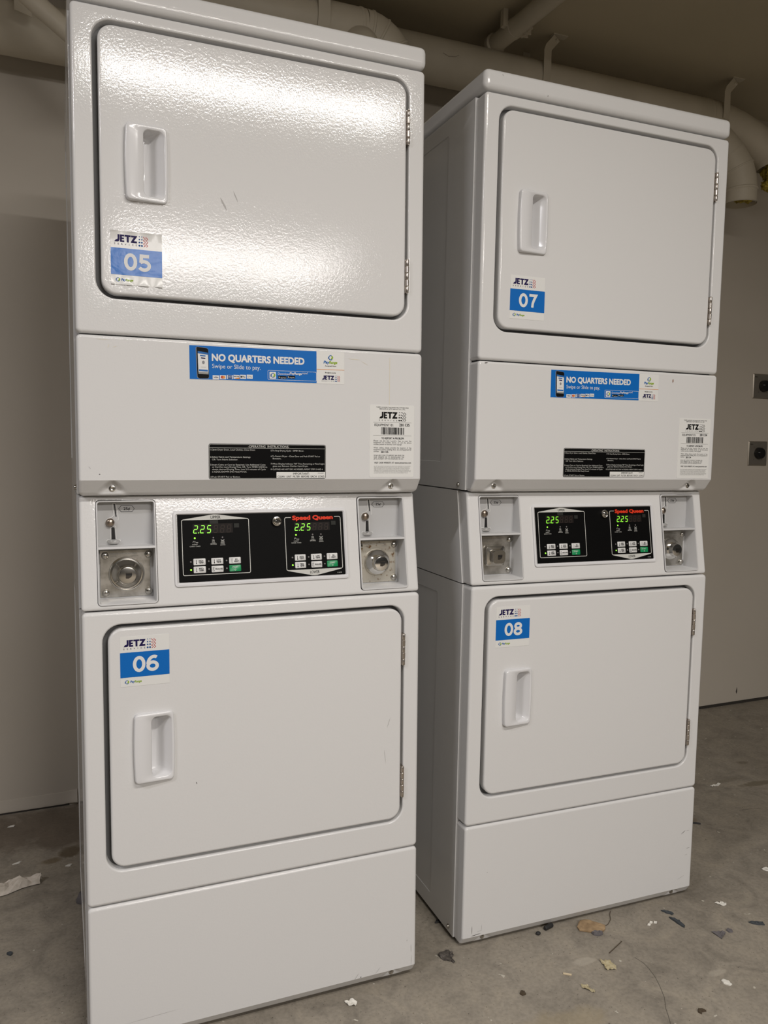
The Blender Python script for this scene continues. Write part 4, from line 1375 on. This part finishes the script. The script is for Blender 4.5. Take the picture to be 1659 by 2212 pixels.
for i in (2, 3):
    seam(b, rel(p), i, 0.0640, k=1.03, w=0.004)
seam(b, rel(p), 5, 0.0625, k=1.05)
open_end(b, rel(p)[-1], (0, 0, -1), 0.062)
b.build('open_elbow', root)
stuffing(root, rel(p)[-1] + Vector((0, 0, 0.03)), 0.060, 5, 0.02)

# duct over the left dryer, turning down behind it
EY, EZ, ER = 2.405, 2.437, 0.073
root = empty('vent_duct', (0.6, EY, EZ), 'beige duct over the left dryer with a segmented elbow turning down behind it', 'duct', 'painted vent ducts')
off = Vector((0.6, EY, EZ))
b = MB('duct')
b.tube(rel([(0.12, EY, EZ), (0.5, EY, EZ), (0.87, EY, EZ)]), ER, 36)
seam(b, rel([(0.5, EY, EZ), (0.855, EY, EZ), (0.9, EY, EZ)]), 1, ER, k=1.03)
b.build('main_run', root)
b = MB('duct')
p = arc((0.87, EY, EZ - 0.11), 0.11, PI / 2, 0, 10, (1, 0, 0), (0, 0, 1)) + [Vector((0.98, EY, EZ - 0.2)), Vector((0.98, EY, EZ - 0.45))]
b.tube(rel(p), ER, 32)
for i in (1, 3, 6, 9):
    seam(b, rel(p), i, ER, k=1.035, w=0.005)
b.build('elbow', root)
b = MB('duct')
p = [Vector((0.845, 2.40, 2.405))] + arc((0.845, 2.375, 2.315), 0.07, PI / 2, PI, 8, (0, 1, 0), (0, 0, 1)) + [Vector((0.845, 2.305, 2.25)), Vector((0.845, 2.305, 2.05))]
b.tube(rel(p), 0.050, 28)
b.build('branch_elbow', root)

# duct low along the wall at the far left
BY, BZ, BR = 2.625, 2.362, 0.074
root = empty('vent_duct', (-0.2, BY, BZ), 'lowest beige duct along the wall, left of the left dryer', 'duct', 'painted vent ducts')
off = Vector((-0.2, BY, BZ))
b = MB('duct')
b.tube(rel([(-1.6, BY - 0.03, BZ), (-0.6, BY - 0.012, BZ), (0.0, BY, BZ), (0.45, BY, BZ)]), BR, 36)
b.build('main_run', root)
# sloping thin pipe beside it
b = MB('duct')
p0, p1 = Vector((-0.08, 2.36, 2.345)), Vector((0.12, 2.34, 2.13))
root = tag(b.build('tmp', smooth=False), '', '') if False else None
b.bm.free()
b = MB('duct')
b.tube([(-0.16, 2.40, 2.42), (-0.04, 2.37, 2.315), (0.10, 2.34, 2.20)], 0.026, 20)
tag(b.build('vent_pipe'), 'thin sloping pale pipe disappearing behind the top left corner of the left dryer', 'pipe')

# small drain pipe running across the ceiling towards the viewer
b = MB('duct')
px, pz = 1.43, 2.612
P0 = Vector((1.441, 2.60, 2.605))
P1 = Vector((1.581, 0.3, 2.612))
dv = (P1 - P0)
b.tube([P0, P0 + dv * 0.3, P1], 0.031, 24)
root = empty('ceiling_pipe', P0, 'thin beige pipe crossing the ceiling above the right dryer, held by a clamp', 'pipe')
run = b.build('pipe_run', root)
run.matrix_parent_inverse = Matrix.Translation(-P0)
b = MB('duct')
t = dv.normalized()
for k in range(1):
    b.tube([P0 - t * 0.004, P0 + t * 0.012], [0.038, 0.038], 24)
    b.tube([P0 + t * 0.012, P0 + t * 0.016], [0.038, 0.032], 24)
o = b.build('collar', root)
o.matrix_parent_inverse = Matrix.Translation(-P0)
b = MB('duct')
cpos = P0 + t * 0.125
b.tube([cpos - t * 0.010, cpos + t * 0.010], 0.0335, 24)
b.box(cpos.x - 0.048, cpos.x - 0.030, cpos.y - 0.010, cpos.y + 0.010, cpos.z - 0.002, CEIL, 'duct')
b.box(cpos.x + 0.028, cpos.x + 0.060, cpos.y - 0.012, cpos.y - 0.008, cpos.z - 0.014, cpos.z + 0.010, 'duct')
b.box(cpos.x + 0.028, cpos.x + 0.060, cpos.y + 0.008, cpos.y + 0.012, cpos.z - 0.014, cpos.z + 0.010, 'duct')
b.tube([cpos + Vector((0.047, -0.034, -0.003)), cpos + Vector((0.047, 0.028, -0.003))], 0.0065, 10)
o = b.build('clamp', root)
o.matrix_parent_inverse = Matrix.Translation(-P0)

def strap(x, ay, az, r, width, label, tabdir=1, lean=0.0, back=True):
    """flat steel hanger: tab on the ceiling, drop, loop under the duct and up behind it"""
    root = empty('hanger_strap', (x, ay, CEIL), label, 'pipe hanger', 'flat steel hangers on the ducts')
    b = MB('duct')
    rr_ = r + 0.004
    path = [(0.034 * tabdir, -rr_ + 0.004, -0.002), (0.012 * tabdir, -rr_ + 0.002, -0.003), (0.0, -rr_, -0.014), (-0.002 + lean * 0.35, -rr_, -0.028), (-0.006 * tabdir + lean * 0.9, -rr_, -0.050), (-0.008 * tabdir + lean, -rr_, -0.062)]
    path += [(-0.008 * tabdir + lean, -rr_, az - CEIL)]
    for k in range(1, 13 if back else 2):
        a = PI + PI * k / 12
        path.append((-0.008 * tabdir + lean, rr_ * math.cos(a), az - CEIL + rr_ * math.sin(a)))
    if back:
        path += [(lean, rr_, -0.02), (lean, rr_, -0.001)]
    loops = []
    th = 0.0016
    P = [Vector(p) for p in path]
    for i, q in enumerate(P):
        d = (P[min(i + 1, len(P) - 1)] - P[max(i - 1, 0)]).normalized()
        wv = Vector((1, 0, 0)) - d * d.x
        wv = wv.normalized() if wv.length > 0.25 else Vector((0, 1, 0))
        if i < 2:
            wv = Vector((0, 1, 0)).lerp(Vector((1, 0, 0)), 0.0 if i == 0 else 0.35).normalized()
            wv = Vector((0, -1, 0)).lerp(Vector((-1, 0, 0)), 0.0 if i == 0 else 0.35).normalized() * -1 if False else wv
        nv = d.cross(wv).normalized()
        h = width / 2
        loops.append([q - wv * h - nv * th, q + wv * h - nv * th, q + wv * h + nv * th, q - wv * h + nv * th])
    b.loft(loops[2:], cap0=True, cap1=True)
    b.box(-width / 2 if tabdir > 0 else -0.045, 0.045 if tabdir > 0 else width / 2, -rr_ - 0.004, -rr_ + 0.022, -0.003, 0.0, 'duct')
    b.build('strap', root, sharp=50)
    s = MB('duct')
    s.lathe((0.0, -rr_ - 0.001, -0.024), [(0.007, -0.001), (0.007, 0.003), (0.004, 0.0055)], 14, 'duct')
    s.build('bolt', root)

strap(1.662, AY, AZ, AR, 0.030, 'flat steel hanger on the duct above the middle of the right dryer', lean=-0.028)
strap(2.497, AY, AZ, AR + 0.002, 0.030, 'flat steel hanger on the duct above the right end of the right dryer', lean=-0.030, back=False)
strap(0.735, EY, EZ, ER, 0.036, 'flat steel hanger on the duct above the left dryer')
b = MB('duct')
x, y = -0.083, 2.50
v = [(x - 0.026, y, CEIL), (x + 0.026, y, CEIL), (x + 0.022, y, 2.345), (x - 0.022, y, 2.357)]
a = b.verts(v)
c = b.verts([(p, q + 0.0025, r) for p, q, r in v])
b.face(a)
b.face(list(reversed(c)))
for i in range(4):
    b.face([a[(i + 1) % 4], a[i], c[i], c[(i + 1) % 4]])
b.recalc = True
tag(b.build('hanger_strap', smooth=False), 'wide loose steel strap hanging free left of the left dryer', 'pipe hanger')

# ------------------------------------------------------------------ spring-wound dials on the wall
def dial(x, zc, label, num):
    y = WB(x) - 0.0
    root = empty('wall_timer', (x, y, zc), label, 'timer switch', 'twist timers on the wall')
    b = MB('dialplate')
    w, h = 0.116, 0.1125
    n = 4
    loops = [[(px, 0.0, pz) for px, pz in rr(-w / 2, w / 2, -h / 2, h / 2, 0.003, n)],
             [(px, -0.003, pz) for px, pz in rr(-w / 2, w / 2, -h / 2, h / 2, 0.003, n)],
             [(px, -0.0062, pz) for px, pz in rr(-w / 2 + 0.0035, w / 2 - 0.0035, -h / 2 + 0.0035, h / 2 - 0.0035, 0.002, n)]]
    b.loft(loops, cap1=True)
    b.place = flat(-0.0062)
    b.text('MIN' if num == 0 else 'MIN', -0.0500, 0.0395, 0.0048, 0.0003, 'ink', width=0.016, bold=0.01)
    for s, px, pz in (('1', -0.0235, 0.0265), ('2', 0.0235, 0.0265), ('5', -0.0250, -0.0300), ('4', 0.0225, -0.0300)):
        b.text(s, px, pz, 0.0042, 0.0003, 'ink', align='C', bold=0.02)
    b.build('plate', root)
    k = MB('black')
    k.lathe((0.002, -0.0062, 0.001), [(0.0262, 0), (0.0262, 0.008), (0.0255, 0.016), (0.0235, 0.0195), (0.006, 0.0200)], 32, 'black')
    k.place = flat(-0.0262)
    k.rect(-0.0190, -0.0080, 0.0030, 0.0056, 0.0004, 'greyink')
    k.build('knob', root)
    return root
dial(3.003, 1.4855, 'upper steel wall plate with a round black timer knob', 0)
dial(2.994, 1.1765, 'lower steel wall plate with a round black timer knob', 1)

# ------------------------------------------------------------------ litter on the floor
def mk(name, col, rough=0.8):
    return mat(name, col, rough)
M['cardboard'] = tint(mk('cardboard_brown', (0.30, 0.20, 0.11)), 60, (0.24, 0.16, 0.085), (0.36, 0.25, 0.14))
M['leafdark'] = tint(mk('leaf_dark', (0.07, 0.06, 0.055)), 240, (0.05, 0.043, 0.038), (0.12, 0.105, 0.09))
M['leaftan'] = tint(mk('leaf_tan', (0.48, 0.42, 0.26)), 160, (0.38, 0.32, 0.18), (0.54, 0.48, 0.32))
M['stick'] = mk('pale_wood', (0.60, 0.50, 0.34))
M['chip'] = mk('plaster_white', (0.72, 0.70, 0.64))
M['darkbit'] = mk('slate_bit', (0.045, 0.052, 0.058))
M['crumb'] = mk('dark_crumb', (0.07, 0.05, 0.03))
M['lint'] = mk('grey_lint', (0.13, 0.12, 0.125))
M['paperscrap'] = tint(mk('dirty_paper', (0.60, 0.54, 0.47)), 40, (0.50, 0.45, 0.38), (0.68, 0.62, 0.55))

def flake(name, pts, m, label, cat, thick=0.002, lift=0.0, wav=0.0, seed=1, group=None):
    """thin irregular piece lying on the floor, outline pts in floor x, y"""
    rnd = random.Random(seed)
    cx = sum(p[0] for p in pts) / len(pts)
    cy = sum(p[1] for p in pts) / len(pts)
    b = MB(m)
    o = []
    for i in range(len(pts)):          # roughen the outline
        a, c = pts[i], pts[(i + 1) % len(pts)]
        o.append(a)
        for t in (0.33, 0.66):
            j = 0.06 * math.hypot(c[0] - a[0], c[1] - a[1])
            o.append((a[0] + (c[0] - a[0]) * t + rnd.uniform(-j, j), a[1] + (c[1] - a[1]) * t + rnd.uniform(-j, j)))
    hs = [lift * rnd.random() for _ in o]
    loops = []
    loops.append([(x - cx, y - cy, h) for (x, y), h in zip(o, hs)])
    loops.append([(x - cx, y - cy, h + thick * 0.8) for (x, y), h in zip(o, hs)])
    for s, k in ((0.88, 1.0), (0.6, 1.1), (0.25, 1.15)):
        loops.append([((x - cx) * s, (y - cy) * s, h * s + thick * k + wav * rnd.uniform(0, 1)) for (x, y), h in zip(o, hs)])
    b.loft(loops, cap0=True, cap1=True)
    b.recalc = True
    ob = b.build(name, sharp=35)
    ob.location = (cx, cy, FL)
    return tag(ob, label, cat, group)

flake('cardboard_scrap', [(1.180, 1.586), (1.198, 1.590), (1.222, 1.566), (1.233, 1.550), (1.224, 1.538), (1.206, 1.531), (1.161, 1.556), (1.164, 1.570)], 'cardboard',
      'torn brown cardboard scrap on the floor in front of the right dryer', 'cardboard', 0.004, 0.002, 0.002, 2)
flake('dust_clump', [(1.183, 1.538), (1.196, 1.541), (1.210, 1.530), (1.206, 1.524), (1.192, 1.523), (1.184, 1.530)], 'lint', 'grey dust clump against the torn brown cardboard scrap', 'dust', 0.004, 0.001, 0.004, 3)
b = MB('rubber')
q0, q1 = Vector((1.0825, 1.5895, FL + 0.0055)), Vector((1.1085, 1.5965, FL + 0.0055))
d = (q1 - q0)
b.tube([q0, q0 + d * 0.06, q0 + d * 0.94, q1], [0.0042, 0.0055, 0.0055, 0.0045], 16)
tag(b.build('pen_cap'), 'short black tube lying by the foot of the right dryer', 'cap')
b = MB('rubber')
ret = bmesh.ops.create_icosphere(b.bm, subdivisions=2, radius=0.006)
for v in ret['verts']:
    v.co = Vector((v.co.x * 1.1 + 1.058, v.co.y * 0.9 + 1.581, v.co.z * 0.7 + FL + 0.0038))
tag(b.build('pebble'), 'tiny black pebble beside the short black tube', 'pebble')
flake('dry_leaf', [(0.791, 1.592), (0.800, 1.601), (0.819, 1.603), (0.829, 1.592), (0.826, 1.577), (0.818, 1.574), (0.816, 1.566), (0.817, 1.553), (0.809, 1.563), (0.797, 1.574)], 'leafdark',
      'dark crumpled leaf on the floor between the two dryers', 'leaf', 0.0012, 0.006, 0.003, 5)
flake('dry_leaf', [(1.135, 1.443), (1.148, 1.437), (1.155, 1.429), (1.156, 1.413), (1.153, 1.404), (1.142, 1.406), (1.128, 1.411), (1.134, 1.424)], 'leaftan',
      'pale tan leaf on the floor right of centre', 'leaf', 0.0012, 0.007, 0.002, 6)
b = MB('stick')
b.box(-0.0095, 0.0095, -0.0022, 0.0022, 0, 0.003, 'stick', 0.0006, 1)
o = b.build('wood_splinter')
o.location = (1.0375, 1.4295, FL)
o.rotation_euler = (0, 0, -0.62)
tag(o, 'small pale wood splinter on the floor left of the tan leaf', 'splinter')
flake('leaf_fragment', [(1.043, 1.386), (1.052, 1.383), (1.058, 1.376), (1.052, 1.371), (1.060, 1.357), (1.056, 1.357), (1.048, 1.369), (1.041, 1.376)], 'leaftan', 'curled tan leaf fragment nearer than the pale splinter', 'leaf', 0.0015, 0.005, 0.003, 8)
flake('dirt_crumb', [(0.902, 1.411), (0.908, 1.417), (0.915, 1.413), (0.914, 1.405), (0.905, 1.405)], 'crumb', 'small brown crumb on the floor below the dark leaf', 'crumb', 0.004, 0.0, 0.002, 9)
flake('paint_flake', [(0.537, 1.521), (0.552, 1.523), (0.562, 1.510), (0.556, 1.503), (0.542, 1.507)], 'chip', 'white curled flake on the floor in front of the left dryer', 'flake', 0.0012, 0.005, 0.003, 10)
flake('plaster_chip', [(1.349, 1.289), (1.356, 1.291), (1.363, 1.280), (1.362, 1.270), (1.354, 1.269), (1.347, 1.279)], 'chip', 'rounded white plaster chip on the nearest floor at right', 'chip', 0.003, 0.0, 0.001, 11)
flake('paper_scrap', [(1.570, 1.535), (1.579, 1.526), (1.588, 1.531), (1.598, 1.522), (1.589, 1.513), (1.575, 1.521)], 'chip', 'jagged white scrap on the floor right of the right dryer', 'scrap', 0.0012, 0.004, 0.002, 12)
flake('paper_scrap', [(1.826, 1.620), (1.842, 1.620), (1.852, 1.607), (1.843, 1.600), (1.830, 1.606)], 'chip', 'white scrap on the floor at the right edge of the photo', 'scrap', 0.0015, 0.002, 0.002, 13)
flake('bark_sliver', [(1.411, 1.526), (1.418, 1.516), (1.424, 1.502), (1.423, 1.482), (1.415, 1.476), (1.411, 1.497)], 'darkbit', 'longer dark sliver on the floor right of the brown cardboard', 'sliver', 0.003, 0.0, 0.003, 14)
flake('bark_sliver', [(1.412, 1.556), (1.420, 1.552), (1.430, 1.541), (1.433, 1.533), (1.425, 1.531), (1.416, 1.543)], 'darkbit', 'shorter dark sliver near the right screw of the right dryer', 'sliver', 0.003, 0.0, 0.002, 15)
flake('bark_sliver', [(1.585, 1.437), (1.597, 1.434), (1.617, 1.420), (1.614, 1.413), (1.601, 1.418), (1.590, 1.427)], 'darkbit', 'dark sliver nearest the right edge of the floor', 'sliver', 0.003, 0.0, 0.003, 16)
flake('leaf_fragment', [(1.464, 1.436), (1.476, 1.430), (1.489, 1.430), (1.495, 1.422), (1.482, 1.414), (1.468, 1.406)], 'lint', 'grey three-cornered leaf fragment between the dark slivers', 'leaf', 0.002, 0.003, 0.003, 17)
flake('dirt_crumb', [(1.505, 1.431), (1.513, 1.434), (1.520, 1.426), (1.515, 1.419), (1.506, 1.421)], 'lint', 'small dark crumb beside the grey three-cornered leaf fragment', 'crumb', 0.003, 0.0, 0.002, 18)
for k, (x, y) in enumerate([(1.341, 1.517), (1.352, 1.523), (1.362, 1.519)]):
    flake('plaster_crumb', [(x - 0.005, y), (x, y + 0.004), (x + 0.005, y - 0.001), (x, y - 0.004)], 'chip', 'tiny white plaster crumb between the brown cardboard and the long dark sliver', 'crumb', 0.003, 0, 0.001, 20 + k, 'white crumbs by the long dark sliver')
flake('dirt_crumb', [(1.226, 1.229), (1.232, 1.235), (1.240, 1.232), (1.244, 1.224), (1.234, 1.226), (1.229, 1.221)], 'crumb', 'black crumb on the nearest floor beside the crack', 'crumb', 0.004, 0.0, 0.001, 24)
b = MB('crumb')
b.tube([(1.175, 1.459, FL + 0.001), (1.200, 1.470, FL + 0.0018), (1.233, 1.486, FL + 0.001)], 0.0009, 6)
tag(b.build('twig'), 'thin straight twig on the floor nearer than the brown cardboard', 'twig')
b = MB('crumb')
b.tube([(1.288, 1.600, FL + 0.001), (1.276, 1.588, FL + 0.002), (1.264, 1.569, FL + 0.002), (1.247, 1.556, FL + 0.001), (1.236, 1.552, FL + 0.001)], 0.0007, 6)
tag(b.build('hair_strand'), 'thin curved dark strand right of the brown cardboard', 'strand')
flake('paint_flake', [(2.112, 2.112), (2.124, 2.106), (2.142, 2.104), (2.164, 2.114), (2.158, 2.120), (2.140, 2.113)], 'chip', 'pale flake on the floor behind the right dryer', 'flake', 0.0015, 0.003, 0.001, 26)
b = MB('rubber')
b.tube([(1.830, 1.918, FL + 0.003), (1.852, 1.905, FL + 0.003), (1.866, 1.897, FL + 0.002)], 0.0028, 8)
tag(b.build('dark_twig'), 'dark short twig against the right side of the right dryer', 'twig')
flake('rubber_shred', [(0.841, 1.712), (0.850, 1.722), (0.862, 1.716), (0.856, 1.708)], 'rubber', 'black shred at the left foot of the right dryer', 'shred', 0.003, 0, 0.001, 27)
flake('lint_clump', [(0.012, 2.115), (0.020, 2.135), (0.032, 2.160), (0.052, 2.150), (0.055, 2.105), (0.030, 2.098)], 'lint', 'grey lint clump by the left side of the left dryer', 'lint', 0.010, 0.002, 0.010, 28)
flake('paint_flake', [(-0.178, 2.622), (-0.170, 2.629), (-0.157, 2.629), (-0.160, 2.622)], 'chip', 'small pale flake near the wall at far left', 'flake', 0.002, 0.002, 0.001, 29)
flake('plaster_chip', [(-0.140, 1.949), (-0.133, 1.953), (-0.127, 1.947), (-0.131, 1.940)], 'darkbit', 'dark grey pebble chip on the floor at far left', 'chip', 0.005, 0, 0.001, 30)
flake('plaster_chip', [(-0.152, 2.378), (-0.140, 2.386), (-0.128, 2.390), (-0.134, 2.381)], 'chip', 'thin pale chip on the floor behind the crumpled paper strip', 'chip', 0.002, 0, 0.001, 31)
flake('plaster_chip', [(-0.014, 2.320), (-0.004, 2.327), (0.006, 2.324), (0.000, 2.315)], 'chip', 'pale chip beside the left side of the left dryer', 'chip', 0.002, 0, 0.001, 32)

# crumpled strip of paper at the far left
b = MB('paperscrap')
rnd = random.Random(12)
nx, ny = 26, 9
g = []
for i in range(nx + 1):
    t = i / nx
    cx, cy = -0.36 + 0.285 * t, 2.222 + 0.030 * t + 0.008 * math.sin(t * 9)
    hw = 0.026 * (0.9 + 0.22 * math.sin(2 + t * 17)) * (1 - max(0, t - 0.9) * 5)
    row = []
    for j in range(ny + 1):
        s = -1 + 2 * j / ny
        z = 0.003 + 0.017 * (1 - s * s) * (0.55 + 0.45 * math.sin(t * 31 + 1.3 + 1.5 * s)) + (rnd.uniform(0, 0.012) if 0 < j < ny else 0)
        row.append((cx + rnd.uniform(-0.003, 0.003), cy + s * hw, FL + z))
    g.append(b.verts(row))
for a, c in zip(g, g[1:]):
    for j in range(ny):
        b.face([a[j], c[j], c[j + 1], a[j + 1]])
ob = b.build('crumpled_paper', smooth=False)
so = ob.modifiers.new('thickness', 'SOLIDIFY')
so.thickness = 0.0012
tag(ob, 'crumpled strip of dirty white paper on the floor at far left', 'paper')
